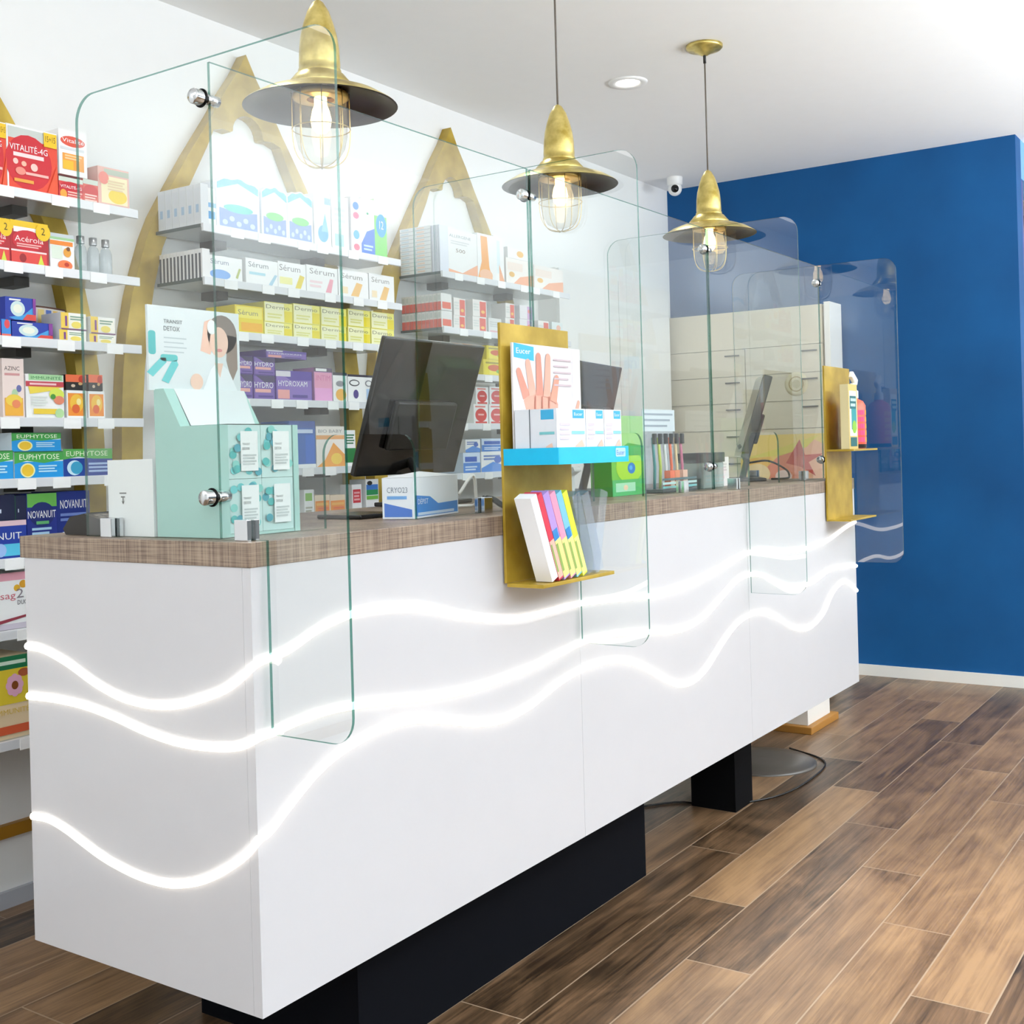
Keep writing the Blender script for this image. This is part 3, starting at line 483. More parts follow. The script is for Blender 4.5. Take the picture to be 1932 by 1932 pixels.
ST = {
'vit': ('big red and white vitamin carton', W0, [('r', .03, .0, 1, .96, '#e6492e'), ('r', .03, .80, 1, .97, '#c9cfc9'), ('e', .42, .46, .46, .42, '#cf1f2c'), ('t', 'VITALITÉ-4G', .05, .62, .8, .74, W0), ('r', .12, .53, .72, .59, '#f6dede'), ('e', .16, .45, .05, .045, '#f7c9c0'), ('e', .32, .43, .05, .04, '#f2b6a0'), ('e', .52, .40, .07, .06, '#f7c9c0'), ('e', .25, .31, .1, .06, '#ec8f80'), ('r', .35, .27, .8, .31, '#f3b7b0'), ('r', .12, .14, .5, .19, '#e8a23c'), ('p', [(.75, .0), (.98, .5), (.98, 0)], '#e8552f'), ('r', .72, .76, .98, .98, '#f2c518'), ('t', '15+15', .75, .84, .95, .93, '#6a4b08')]),
'vits': ('small red vitamin carton', '#d84040', [('r', 0, .80, 1, 1, '#cfd8cc'), ('e', .5, .5, .5, .32, '#c9202d'), ('t', 'VITALITÉ-4G', .06, .52, .94, .68, W0), ('e', .18, .25, .14, .2, '#f0a23a'), ('l', .35, .08, .95, .42, 3, '#f6b9ae')]),
'vits2': ('small red fruit carton', '#e06a5a', [('r', 0, .80, 1, 1, '#cfd8cc'), ('e', .5, .5, .5, .3, '#d23c3c'), ('l', .1, .1, .9, .42, 3, '#f7cfc4')]),
'orwh': ('tall white and orange carton', '#f3f2f2', [('e', .5, .76, .44, .12, '#e2563f'), ('t', 'Vitalité', .12, .73, .9, .82, W0), ('r', .06, .56, .9, .62, '#d9dde0'), ('r', .12, .12, .88, .48, '#f3a23e'), ('r', .12, .12, .5, .32, '#f5bd2f'), ('l', .2, .34, .8, .46, 2, '#f7cf9a')]),
'cream': ('cream and red carton behind clear plastic', '#e8b8ac', [('r', .2, .82, 1, .96, '#b9c2b0'), ('r', .1, .1, .94, .78, '#f6e9c0'), ('e', .62, .3, .3, .18, '#f1d34a'), ('e', .18, .72, .16, .16, '#ef8d80'), ('l', .3, .42, .85, .7, 4, '#e8cfa6')]),
'acer': ('red fruit carton with yellow "2" flag', '#b51f2a', [('r', 0, .80, 1, 1, '#f2c816'), ('r', .08, .74, .7, .86, W0), ('e', .45, .56, .42, .24, '#cf1f2f'), ('t', 'Acérola', .1, .53, .86, .66, '#fbe3e0'), ('l', .15, .40, .8, .5, 2, '#f3b9b4'), ('r', 0, .30, .94, .34, '#fbdedd'), ('r', 0, .03, .94, .3, '#e2463f'), ('e', .3, .16, .09, .1, '#9c1820'), ('p', [(.7, .05), (.78, .28), (.86, .05)], '#d7dd4a'), ('e', .85, .80, .2, .2, '#f2c816'), ('t', '2', .80, .74, .90, .90, '#4b3a06')]),
'orfruit': ('white and orange fruit carton', W0, [('r', 0, .9, 1, 1, '#c7cfd4'), ('r', 0, .83, 1, .9, '#a5cf9a'), ('r', 0, .68, .94, .8, '#f08a2e'), ('r', .06, .3, .5, .66, '#dfeadb'), ('e', .7, .5, .16, .13, '#e9a13a'), ('e', .74, .6, .08, .06, '#7c4a20'), ('e', .6, .14, .3, .14, '#ee7a45'), ('e', .66, .16, .1, .06, '#c63a1e')]),
'bluepill': ('deep blue carton with a white tablet picture', '#2a3fae', [('r', .02, .02, 1, 1, '#1838a8'), ('p', [(.1, .1), (.6, .25), (.9, .6), (.95, .3), (.9, .02), (.3, .02)], '#3f9fe0'), ('e', .4, .5, .24, .34, '#cfe4e4'), ('e', .4, .5, .15, .2, '#f0f2e2'), ('l', .12, .82, .5, .95, 1, W0), ('p', [(.55, .02), (.7, .28), (1, .28), (1, .02)], '#e0483f'), ('r', .9, .3, 1, 1, '#8a3a9a')]),
'bluered': ('blue carton with a red dot', '#2a3fae', [('r', 0, 0, 1, 1, '#3c8fe0'), ('e', .6, .75, .3, .25, '#e5484e'), ('r', 0, .02, 1, .2, '#f0705c')]),
'ylw': ('small white and yellow carton', '#f6f4ee', [('r', 0, .0, .3, 1, '#f1cf52'), ('r', .16, .2, .24, .8, '#7a3f8a'), ('r', .32, .12, .96, .86, '#f8f4e6'), ('l', .36, .55, .9, .85, 2, '#86a58f'), ('e', .6, .3, .2, .2, '#f0dc6a'), ('r', 0, 0, 1, .07, '#7c4a76')]),
'pinkfruit': ('pale pink carton with orange fruit', '#f3dfd8', [('t', 'AZINC', .1, .8, .8, .87, '#4a3a34'), ('l', .1, .7, .8, .77, 1, '#d89a9a'), ('e', .75, .5, .12, .06, '#6a6ea8'), ('e', .55, .42, .14, .07, '#b9d8b0'), ('r', .08, .04, .92, .34, '#f2b23a'), ('e', .5, .3, .38, .1, '#f5d24e'), ('e', .6, .24, .2, .07, '#ee8a5a')]),
'greenyel': ('yellow and green fruit carton', W0, [('r', .08, .86, .98, 1, '#a8d6a0'), ('t', 'IMMUNITÉ', .14, .89, .94, .97, '#3c8a50'), ('r', 0, .72, 1, .84, '#c8404e'), ('l', .1, .74, .8, .82, 1, '#f8c6cc'), ('p', [(.06, .72), (.1, .55), (.6, .62), (.98, .72)], '#f2da4e'), ('e', .8, .55, .2, .14, '#dce85a'), ('e', .86, .42, .14, .1, '#e98a6a'), ('e', .7, .5, .07, .06, '#4a9a3a'), ('l', .12, .28, .55, .52, 4, '#dfe6e0'), ('r', .18, .1, .8, .22, '#f0cf3e'), ('e', .86, .12, .12, .11, '#b5dca0')]),
'orange': ('small white carton with orange slices', W0, [('r', .06, .1, .92, .9, '#f3932e'), ('e', .5, .55, .34, .32, '#f6c23a'), ('e', .45, .35, .2, .16, '#e5662a'), ('e', .6, .6, .12, .12, '#fbe9a0')]),
'blackor': ('small black and orange carton', '#2a1a12', [('r', 0, .52, 1, 1, '#ea6a3a'), ('r', 0, 0, 1, .52, '#0e0b0a'), ('e', .8, .7, .18, .26, '#c2300e'), ('e', .35, .28, .1, .1, '#d8c0a8'), ('e', .7, .42, .1, .1, '#c7a06a')]),
'euph': ('green and sky-blue carton with a yellow sun', '#e8f4fa', [('r', 0, 0, 1, .62, '#159be4'), ('p', [(0, .55), (.25, .66), (.6, .56), (1, .68), (1, 1), (0, 1)], '#44a94a'), ('t', 'EUPHYTOSE', .10, .70, .92, .90, '#f3fbe4'), ('r', 0, .96, 1, 1, '#2c7c3c'), ('e', .26, .30, .15, .27, '#f3f0b0'), ('e', .26, .30, .12, .22, '#f2c62a'), ('l', .48, .2, .86, .5, 3, '#b7e6fb')]),
'euphn': ('green and navy carton with a white moon', '#d6dfea', [('r', 0, 0, 1, .66, '#123d96'), ('p', [(0, .62), (.3, .72), (.6, .64), (1, .62), (1, 1), (0, 1)], '#55ad50'), ('t', 'EUPHYTOSE', .06, .74, .9, .92, '#eaf6d8'), ('e', .22, .32, .15, .27, '#cfeaf8'), ('e', .26, .32, .12, .23, '#36a0c8'), ('l', .5, .12, .95, .52, 3, '#a6bfe6')]),
'nuit': ('blue and cyan night carton', '#cfe0f6', [('r', 0, 0, 1, 1, '#1b3aa0'), ('r', 0, .86, 1, 1, '#e8c6d0'), ('t', 'NUIT', .1, .5, .85, .68, W0), ('r', .3, .06, 1, .38, '#58c6e8'), ('e', .2, .22, .18, .18, '#9fc0f0')]),
'nova': ('navy and green sleep carton', '#1a2c88', [('r', 0, 0, 1, 1, '#172a86'), ('r', .02, .78, 1, 1, '#6ab850'), ('e', .5, .66, .42, .2, '#14246e'), ('t', 'NOVANUIT', .03, .60, .96, .72, W0), ('r', .3, .50, .72, .55, '#5aa86a'), ('l', .15, .18, .8, .46, 4, '#a8cdea'), ('e', .3, .06, .26, .07, '#7cc6e0')]),
'novan': ('navy sleep carton with white lettering', '#14266e', [('r', 0, 0, 1, 1, '#122a80'), ('t', 'NOVANUIT', .1, .72, .92, .86, W0), ('l', .1, .5, .9, .66, 2, '#6f86c8'), ('r', .15, .08, .9, .34, '#cfe0f4'), ('e', .5, .12, .3, .1, '#58b0e0')]),
'navy': ('dark navy slim carton', '#0f1740', [('r', .3, .3, .38, .45, '#cfd6ea'), ('r', .05, 0, .12, 1, '#17503a')]),
'pink2': ('white and pink carton with a large 2', W0, [('r', 0, .86, 1, 1, '#eaa6b4'), ('e', .72, .72, .08, .06, '#e2ae2a'), ('e', .88, .78, .1, .07, '#dfa22a'), ('t', 'sag', .3, .5, .68, .62, '#cc6a78'), ('t', '2', .7, .54, .88, .7, '#8a8088'), ('t', 'DUO', .72, .42, .98, .5, '#4a4450'), ('p', [(.2, .16), (1, .24), (1, .2), (.2, .1)], '#9a3a4a'), ('r', 0, 0, 1, .1, '#cfc6d4')]),
'flower': ('yellow carton with a pink daisy', '#f0d8b0', [('r', 0, .84, 1, 1, '#1d7a4e'), ('l', .1, .88, .9, .96, 1, '#dcefdc'), ('r', 0, .42, 1, .84, '#ecd23a'), ('e', .85, .78, .14, .05, '#b8603a')]+[('e', .62+.13*math.cos(k*.785), .64+.085*math.sin(k*.785), .085, .055, '#eeb6d0') for k in range(8)]+[('e', .62, .64, .08, .052, '#8a4a1a'), ('t', 'IMMUNITÉ', .15, .3, .95, .38, '#e6c65a'), ('r', 0, .06, 1, .16, '#d9603a')]),
'whblue': ('narrow white and blue carton', W0, [('r', 0, .5, 1, .62, '#8cc0ea'), ('r', .1, .2, .9, .4, '#5aa8e0')]),
'whblue2': ('white carton with a blue drop', W0, [('r', .6, .82, .95, .95, '#8fb4de'), ('e', .5, .26, .3, .16, '#56a9dc'), ('p', [(.4, .3), (.62, .66), (.8, .3)], '#7cc0e4')]),
'whgrey': ('pale grey carton', '#e9ecee', [('r', .2, .08, .7, .3, '#a9d4e8'), ('l', .2, .5, .8, .8, 3, '#cfd6da')]),
'whpink': ('narrow white carton with pink and blue dots', W0, [('e', .5, .85, .3, .07, '#4f8ed8'), ('e', .5, .68, .3, .06, '#e56a8c'), ('e', .5, .34, .3, .08, '#58aee0'), ('e', .5, .12, .3, .06, '#ea7a90')]),
'whnavy': ('white carton with a navy wave', W0, [('r', .1, .7, .9, .95, '#eaf3f3'), ('e', .5, .74, .08, .02, '#2aa06a'), ('p', [(0, 0), (.0, .2), (.4, .42), (1, .5), (1, 0)], '#3f77d2'), ('l', .15, .08, .85, .2, 2, '#b8d0f4')]),
'greenblue': ('green carton with a round blue spot', '#c9e8b8', [('r', 0, 0, 1, .72, '#7ed266'), ('r', 0, .72, 1, 1, '#eef6ee'), ('e', .55, .56, .42, .2, '#2b9fe6'), ('t', '12', .4, .5, .72, .64, W0)]),
'wb1': ('white carton with a blue cloud', W0, [('t', 'Sérum', .08, .66, .6, .86, '#7d86a0'), ('e', .35, .25, .3, .2, '#7fb0ee'), ('p', [(.8, .2), (.9, .6), (.96, .58), (.86, .16)], '#b9c470')]),
'wb2': ('white carton with a pale blue stripe', W0, [('t', 'Sérum', .08, .68, .7, .88, '#7d868c'), ('r', .1, .4, .6, .5, '#a9d8e6'), ('p', [(.7, .1), (.9, .5), (.98, .48), (.8, .06)], '#a8cfe2')]),
'wy': ('white carton with a yellow swirl', W0, [('t', 'Sérum', .05, .68, .8, .9, '#868686'), ('r', .05, .2, .5, .45, '#f3efa0'), ('p', [(.6, .1), (.78, .6), (.95, .55), (.8, .1)], '#ead44a')]),
'wp': ('white carton with a pink swirl', W0, [('t', 'Sérum', .1, .7, .9, .9, '#8a8a8a'), ('p', [(.6, .1), (.75, .6), (.86, .58), (.78, .1)], '#f0a4b4'), ('l', .1, .2, .5, .5, 2, '#f3d8dc')]),
'wor': ('white carton with an orange swirl', W0, [('t', 'Sérum', .1, .7, .8, .88, '#9a9a96'), ('p', [(.4, .1), (.6, .6), (.8, .56), (.66, .1)], '#f2c888'), ('r', .1, .16, .3, .4, '#f6e3c0')]),
'yel': ('bright yellow carton', '#f0d820', [('r', .05, .55, .95, .95, '#f6e868'), ('t', 'Sérum', .1, .66, .8, .84, '#8c8a6a'), ('r', .2, .1, .95, .4, '#f6b61a')]),
'yelw': ('yellow and white carton', '#f4ec74', [('r', .02, .04, .7, .96, '#f6f4c8'), ('t', 'Dermo', .06, .66, .9, .86, '#8c8c64'), ('r', .7, .04, .98, .6, '#f0dc1a'), ('l', .1, .16, .62, .46, 2, '#e4e28a')]),
'purp': ('purple carton with white lettering', '#5b3a94', [('r', .05, .05, .95, .95, '#7a58b0'), ('p', [(.1, .98), (.5, .72), (1, .72), (1, .98)], '#3a2c5c'), ('t', 'HYDRO', .04, .48, .92, .72, W0), ('r', .06, .3, .8, .44, '#f0b0a8'), ('r', .2, .1, .9, .18, '#4a2c8a')]),
'purpw': ('wide purple and white carton', '#6b4aa4', [('r', .02, .02, .98, .98, '#8a6cc0'), ('p', [(.0, 1), (.4, .68), (1, .7), (1, 1)], '#5436a0'), ('r', 0, .8, .4, .98, '#e2dce6'), ('t', 'HYDROXAM', .06, .48, .86, .66, W0), ('r', .04, .06, .36, .36, '#efa4a0'), ('r', .44, .1, .86, .2, '#4a2f8c')]),
'pinkp': ('pink carton', '#c48ac0', [('r', 0, .88, 1, 1, '#5a4a62'), ('r', .1, .9, .7, .98, W0), ('r', .02, .4, .98, .86, '#eba0c0'), ('t', 'INTIM', .12, .62, .88, .78, '#d874a4'), ('r', .02, .02, .98, .4, '#f0a8dc')]),
'whor': ('white carton with an orange patch', W0, [('r', 0, .9, 1, 1, '#2e2438'), ('e', .5, .62, .3, .1, '#8a8890'), ('e', .55, .25, .38, .2, '#f4b53c')]),
'whoval': ('white carton with a dark oval ring', W0, [('r', 0, .92, 1, 1, '#31283c'), ('e', .25, .7, .2, .12, '#4a4a4e'), ('e', .25, .7, .16, .08, W0), ('e', .3, .3, .1, .16, '#584a8c'), ('e', .8, .7, .14, .12, '#8a8a90'), ('e', .8, .7, .1, .08, W0), ('r', .7, .1, .92, .5, '#b4d0f0')]),
'blue': ('medium blue carton', '#3d6ab8', [('r', 0, .85, 1, 1, '#4a62a8'), ('r', .6, .1, .95, .7, '#3c70cc'), ('r', .1, .74, .9, .82, '#c8d6ee'), ('r', 0, 0, 1, .08, W0)]),
'orlight': ('pale carton with an orange splash', '#f4ece4', [('t', 'BIO BABY', .08, .84, .92, .92, '#8a8a8a'), ('r', 0, .68, 1, .78, '#e9a868'), ('p', [(0, 0), (.3, .18), (.6, .6), (1, .3), (1, 0)], '#f0a23a'), ('e', .7, .2, .2, .14, '#f5cf4a')]),
'green': ('white and dark green carton', W0, [('l', .1, .6, .9, .9, 4, '#3a7a54'), ('r', 0, .1, 1, .5, '#1f7c3c')]),
'greenw': ('white carton with a green square', W0, [('r', .1, .66, .8, .9, '#8cc45a'), ('l', .1, .2, .8, .5, 3, '#b8b8a8')]),
'orsm': ('small orange carton', '#f2dcc0', [('r', .03, .0, .97, .78, '#ef9022'), ('r', .1, .6, .9, .7, '#f6b85a'), ('e', .5, .2, .2, .14, '#d8641a'), ('l', .2, .34, .9, .54, 2, '#e86a3a')]),
'redw': ('white and red carton', W0, [('r', .1, .45, .9, .85, '#d9404a'), ('l', .2, .5, .8, .8, 3, '#f3b0b4')]),
'bluestripe': ('white carton with blue and green stripes', W0, [('r', .05, .72, .95, .86, '#3a7cd0'), ('r', .05, .58, .95, .72, '#2c9a5c'), ('r', .05, .46, .95, .56, '#7cc04a'), ('r', .05, .08, .95, .26, '#3f8ad8'), ('e', .3, .9, .2, .06, '#222222')]),
'bigwh': ('large white carton with small grey lettering', '#f1f1f0', [('t', 'ALLERGÈNE', .1, .82, .8, .9, '#9aa0a4'), ('l', .14, .66, .74, .76, 2, '#d9dadb'), ('t', '500', .3, .5, .6, .58, '#8a7c6a'), ('p', [(0, 0), (0, .12), (.5, .06), (1, .3), (1, 0)], '#f3b088')]),
'bigor': ('white carton with an orange sail', W0, [('p', [(.2, .95), (.6, .95), (.7, .3), (.9, .02), (0, .02), (.25, .4)], '#f6a950'), ('e', .5, .12, .4, .12, '#f5c09a')]),
'bigwh2': ('white carton with a pale orange foot', W0, [('r', .3, .2, .6, .9, '#dcecf2'), ('p', [(.5, .4), (1, .05), (1, .0), (.5, 0)], '#f3b088')]),
'woran': ('low white and orange carton', '#f7f1ec', [('p', [(.2, .0), (.5, .35), (1, .5), (1, .0)], '#f7b490'), ('r', .05, .55, .6, .85, '#f6e6dc'), ('e', .2, .4, .1, .1, '#f0c070')]),
'whsm': ('flat white carton with an orange mark', W0, [('e', .5, .5, .14, .3, '#f2bd62')]),
'redcol': ('white carton with a red column', '#ece8e4', [('r', .5, .0, .95, .92, '#e2604e'), ('e', .72, .3, .14, .1, '#f6c060'), ('l', .05, .3, .45, .8, 3, '#d6dad6')]),
'whlil': ('grey-white carton', '#e2e4e2', [('l', .1, .4, .9, .8, 3, '#c6cccc'), ('r', .1, .05, .9, .2, '#e0b0b8')]),
'lil': ('white and lilac carton', '#e8e6ea', [('r', .55, 0, .9, .95, '#d8a8d6'), ('e', .7, .6, .12, .14, '#ee8a7a')]),
'tealw': ('pale teal carton', '#dfe8e8', [('r', 0, .0, 1, .4, '#8cc4cc'), ('e', .6, .7, .2, .16, '#eeb29a')]),
'yelred': ('yellow carton with red fruit', '#e8d64a', [('r', .05, .1, .95, .9, '#f2e24c'), ('e', .5, .5, .3, .2, '#d8662a'), ('e', .7, .3, .14, .12, '#8cc04a'), ('l', .1, .7, .9, .9, 1, '#a89a3a')]),
'redwh': ('small white and red carton', W0, [('e', .5, .45, .4, .34, '#d8383a'), ('l', .3, .4, .7, .55, 1, '#f4c0bc'), ('r', .1, .02, .9, .12, '#d9403e'), ('r', .1, .84, .8, .92, '#e6807a')]),
'bluewh': ('small blue and white carton', '#cfe0f4', [('r', 0, 0, 1, .5, '#3a82d8'), ('r', .1, .55, .8, .8, '#1f5cc0'), ('l', .1, .1, .8, .36, 2, '#d4e6fa')]),
'bluewh2': ('small white carton with blue waves', W0, [('p', [(0, .2), (.5, .5), (1, .3), (1, .0), (0, .0)], '#4a8ee0'), ('l', .1, .56, .8, .86, 2, '#5a7cc0'), ('e', .7, .6, .16, .18, '#2a62c4')]),
}
ORD = ['first', 'second', 'third', 'fourth', 'fifth', 'sixth', 'seventh', 'eighth', 'ninth', 'tenth', 'eleventh', 'twelfth', 'thirteenth', 'fourteenth']
UN = ['left wall shelves', 'middle wall shelves', 'right wall shelves']
US = ['left', 'middle', 'right']
SHN = {}
UX = [(-.13, .785), (1.02, 1.942), (2.19, 3.125)]
SHELVES = [[1.905, 1.715, 1.525, 1.32, 1.165, .965, .785, .51], [1.905, 1.745, 1.59, 1.385, 1.165, .985], [1.895, 1.682, 1.508, 1.314, 1.12]]
SORD = ['top', 'second', 'third', 'fourth', 'fifth', 'sixth', 'seventh', 'bottom']
BOARD = mat('#c6ccca', .18); RAIL = mat('#e2e4e8', .3); TAG = mat('#fbfbfb', .5)
for u in range(3):
    x0, x1 = UX[u]
    for k, z in enumerate(SHELVES[u]):
        t = thing('wall_shelf', f'pale glass-like wall shelf with price rail, {SORD[k]} of the {UN[u]}', 'shelf', ((x0+x1)/2, 1.37, z-.012), 'wall shelves')
        MB().box(x0, x1, 1.252, 1.454, z-.010, z, BOARD).box(x0-.002, x0, 1.254, 1.454, z-.010, z, mat('#3c4a46', .3)).build('board', t)
        MB().box(x0, x1, 1.243, 1.252, z-.022, z+.002, RAIL).build('price_rail', t, bevel=.001)
        for xx in (x0+.17, x1-.30):
            MB().box(xx, xx+.045, 1.38, 1.454, z-.036, z-.0105, mat('#4a4741', .5)).build('bracket', t)
        n = 6
        for i in range(n):
            xx = x0+.04+(x1-x0-.1)*(i+.2+random.random()*.4)/n
            MB().box(xx, xx+.052, 1.2405, 1.2428, z-.027, z, TAG).build('price_tag', t)
cnt = {}
MESH = {}
def put_carton(style, x0, x1, z, h, label, group, yf=1.27, d=None, rot=0, ex=None):
    desc, side, gfx = ST[style]
    w = x1-x0-.0015
    d = d or min(.17, max(.05, w*1.1))
    b = carton_mb(w, d, h, side, gfx)
    o = b.build('carton', None, (0, 0, 0)); o.location = ((x0+x1)/2, yf, z+.0006)
    if rot: o.rotation_euler[2] = rot
    tag(o, label, 'box', group); return o
for u, z0, items in ROWS:
    k = SHELVES[u].index(z0)
    per = {}
    for it in items: per.setdefault(it[4], []).append(it)
    for x0, x1, zb, zt, s in items:
        desc = ST[s][0]; same = sorted(per[s], key=lambda q: (q[2] > z0+.02, q[0]))
        where = f'{SORD[k]} {US[u]} shelf'
        if len(same) > 1:
            i = same.index((x0, x1, zb, zt, s)); up = zb > z0+.02
            lay = sorted([q for q in same if (q[2] > z0+.02) == up], key=lambda q: q[0]); j = lay.index((x0, x1, zb, zt, s))
            pos = ('' if len(lay) == 1 else ORD[j]+' from left, ')+('upper layer, ' if up else ('lower layer, ' if any(q[2] > z0+.02 for q in same) else ''))
        else: pos = ''
        lab = f'{desc}, {pos}{where}'
        # stacked cartons rest on the layer below
        zz = zb
        if zb > z0+.004:
            under = [q for q in items if q is not None and q[2] < zb-.004 and q[0] < x1-.01 and q[1] > x0+.01]
            zz = max([q[3] for q in under], default=z0)+.0008
            zt = max(zt, zz+.025)
        put_carton(s, x0, x1, zz, zt-zz, lab, f'cartons on the {UN[u]}')
# slim boxes seen from the side at the left ends
def side_row(n, x0, x1, z, h, y0, y1, spec, labelf, group):
    dy = (y1-y0)/n; root = None
    for i in range(n):
        w, d = x1-x0, dy-.0012
        if root is None:
            b = carton_mb(w, d, h, spec[0], spec[1]); root = b.build('slim_carton', None, (0, 0, 0)); o = root
        else:
            o = root.copy(); COL.objects.link(o)
        o.location = ((x0+x1)/2, y0+dy*i, z+.0006); tag(o, labelf(i), 'box', group)
side_row(6, 1.026, 1.055, 1.905, .122, 1.258, 1.452, ('#e4e7ea', [('sr', .1, .1, .9, .9, '#dfe3e8'), ('sr', .3, .3, .7, .5, '#a8c4dc')]),
         lambda i: f'slim pale grey carton, left end of top middle shelf, {ORD[i]} from front', 'slim grey cartons')
side_row(12, 1.026, 1.055, 1.745, .088, 1.258, 1.452, ('#f0f0f0', [('sr', .0, .0, .55, .85, '#4c5058')]),
         lambda i: f'slim dark-edged carton, left end of second middle shelf, {ORD[i]} from front', 'slim dark-edged cartons')
for c_ in range(2):
    for r_ in range(12):
        y0 = 1.30+c_*.076
        b = carton_mb(.055, .074, .0148, '#e9ebea', [('sr', .0, .0, 1, .14, '#b9bcbc'), ('sr', .1, .35, .6, .75, '#cfdde4' if c_ else '#f0d2bc')]) if (r_ == 0) else None
        if b: root_ = b.build('flat_carton', None, (0, 0, 0)); o = root_
        else: o = root_.copy(); COL.objects.link(o)
        o.location = (2.2205, y0, 1.895+.0006+r_*.0151)
        tag(o, f'flat white carton in the {"rear" if c_ else "front"} pile, top right shelf, {ORD[r_]} from bottom', 'box', 'flat white cartons')
side_row(4, 2.194, 2.247, 1.895, .178, 1.256, 1.296, ('#dfe3ee', [('sr', .2, .0, .5, 1, '#b4b9cc')]),
         lambda i: f'slim upright lilac-grey carton before the flat piles, {ORD[i]} from front', 'slim upright cartons')
for l_ in range(2):
    side_row(10, 2.194, 2.262, 1.682+l_*.066, .064, 1.258, 1.452, ('#e6e6e4', [('sr', .0, .0, 1, .5, '#e4573e'), ('sr', .15, .6, .8, .9, '#cdd2ce'), ('r', .1, .1, .9, .5, '#e86a50')]),
             lambda i: f'slim red-footed carton, second right shelf, {"upper" if l_ else "lower"} layer, {ORD[i]} from front', 'slim red-footed cartons')
# soft packs with blue wavy tops
def soft_pack(x0, x1, z, h, green, label):
    w = x1-x0; n = 12; prof = [(0, 0), (w, 0)]
    for i in range(n+1):
        t = i/n; prof.append((w*(1-t), h*(.90+.10*math.sin(math.pi*t)+.018*math.sin(t*17))))
    tt = thing('soft_pack', label, 'pack', ((x0+x1)/2, 1.30, z), 'soft packs on the top middle shelf')
    b = MB(); b.prism([(x0+p[0], z+p[1]) for p in prof], 'y', 1.27, 1.37, mat('#eef3fa', .3)); b.build('wrapper', tt, bevel=.006)
    o = Vector((x0, 1.2695, z)); ux, uz, nr = Vector((1, 0, 0)), Vector((0, 0, 1)), Vector((0, -1, 0))
    g = MB(); top = [(w*.02, h*.74), (w*.5, h*.90), (w*.98, h*.74)]+[(p[0]*.96+w*.02, p[1]-.004) for p in prof[2:]]
    g.patch(top, o, ux, uz, nr, .0004, mat('#58b4ee', .35))
    g.patch(ell(w*.5, h*.60, w*.36, h*.22), o, ux, uz, nr, .0008, mat('#f8f6f0', .4))
    g.patch([(w*.06, h*.06), (w*.94, h*.06), (w*.94, h*.4), (w*.5, h*.34), (w*.06, h*.4)], o, ux, uz, nr, .0006, mat('#7f9be0', .4))
    g.patch(ell(w*.5, h*.42, w*.34, h*.08), o, ux, uz, nr, .001, mat('#6fd06a' if green else '#5fcfc4', .4))
    for i in range(5): g.patch(ell(w*(.18+.16*i), h*(.14+.08*(i % 2)), w*.06, h*.05), o, ux, uz, nr, .0012, mat('#bfd0f4', .4))
    g.build('printed_label', tt)
soft_pack(1.098, 1.275, 1.9055, .165, False, 'white soft pack with blue top and teal patch, top middle shelf, leftmost pack')
soft_pack(1.285, 1.398, 1.9055, .165, True, 'white soft pack with blue top and green patch, top middle shelf, middle pack')
soft_pack(1.400, 1.516, 1.9055, .168, True, 'white soft pack with blue top and green patch, top middle shelf, rightmost pack')
# glass bottles on the left unit
for i, x in enumerate((.628, .668, .708)):
    t = thing('glass_bottle', f'small clear glass bottle with silver cap, {["left", "middle", "right"][i]} of three on the second left shelf', 'bottle', (x, 1.29, 1.7155), 'clear bottles on the left wall shelves')
    MB().lathe([(.0001, 1.716), (.016, 1.716), (.017, 1.722), (.017, 1.775), (.013, 1.789), (.008, 1.795), (.008, 1.801)], (x, 1.29, 0), glass('bottle_glass', (.82, .86, .88), 1.5, .25, (.8, .84, .86)), 20).build('body', t)
    MB().lathe([(.0105, 1.798), (.0105, 1.818), (.0001, 1.819)], (x, 1.29, 0), mat('#b9bcc0', .3, .7), 20).build('cap', t)
# curved display tray of small packs on the third left shelf
tr = thing('tray_display', 'brown-rimmed curved card tray of small coloured packs, third left wall shelf', 'display', (.53, 1.40, 1.526), None)
pt = [(.45+.0265*i, 1.415-.028*math.sin(math.pi*i/8), 0) for i in range(9)]
b = MB()
for a, c in zip(pt[:-1], pt[1:]): b.add([(a[0], a[1], 1.526), (c[0], c[1], 1.526), (c[0], c[1], 1.63), (a[0], a[1], 1.63)], [(0, 1, 2, 3)], mat('#ece2d8', .5))
b.tube([(p[0], p[1], 1.63) for p in pt], .0025, mat('#6a4438', .5), 6); b.build('card_wall', tr)
b = MB(); cs = ['#1f7a60', '#58c0d0', '#f0c63a', '#94407a', '#f1d888', '#5a78c8', '#f2c65a', '#d87a8a']
for i in range(8):
    p, q = Vector(pt[i]), Vector(pt[i+1]); u_ = (q-p).normalized(); n_ = Vector((u_.y, -u_.x, 0))
    b.patch([(.002, .0), (.022, .0), (.022, .038), (.002, .038)], Vector((p.x, p.y, 1.585)), u_, Vector((0, 0, 1)), n_, .0006, mat(cs[i], .5))
    b.patch([(.002, .0), (.022, .0), (.022, .04), (.002, .04)], Vector((p.x, p.y, 1.54)), u_, Vector((0, 0, 1)), n_, .0006, mat(['#f2dc90', '#cfc0dc'][i % 2], .5))
b.build('pack_print', tr)
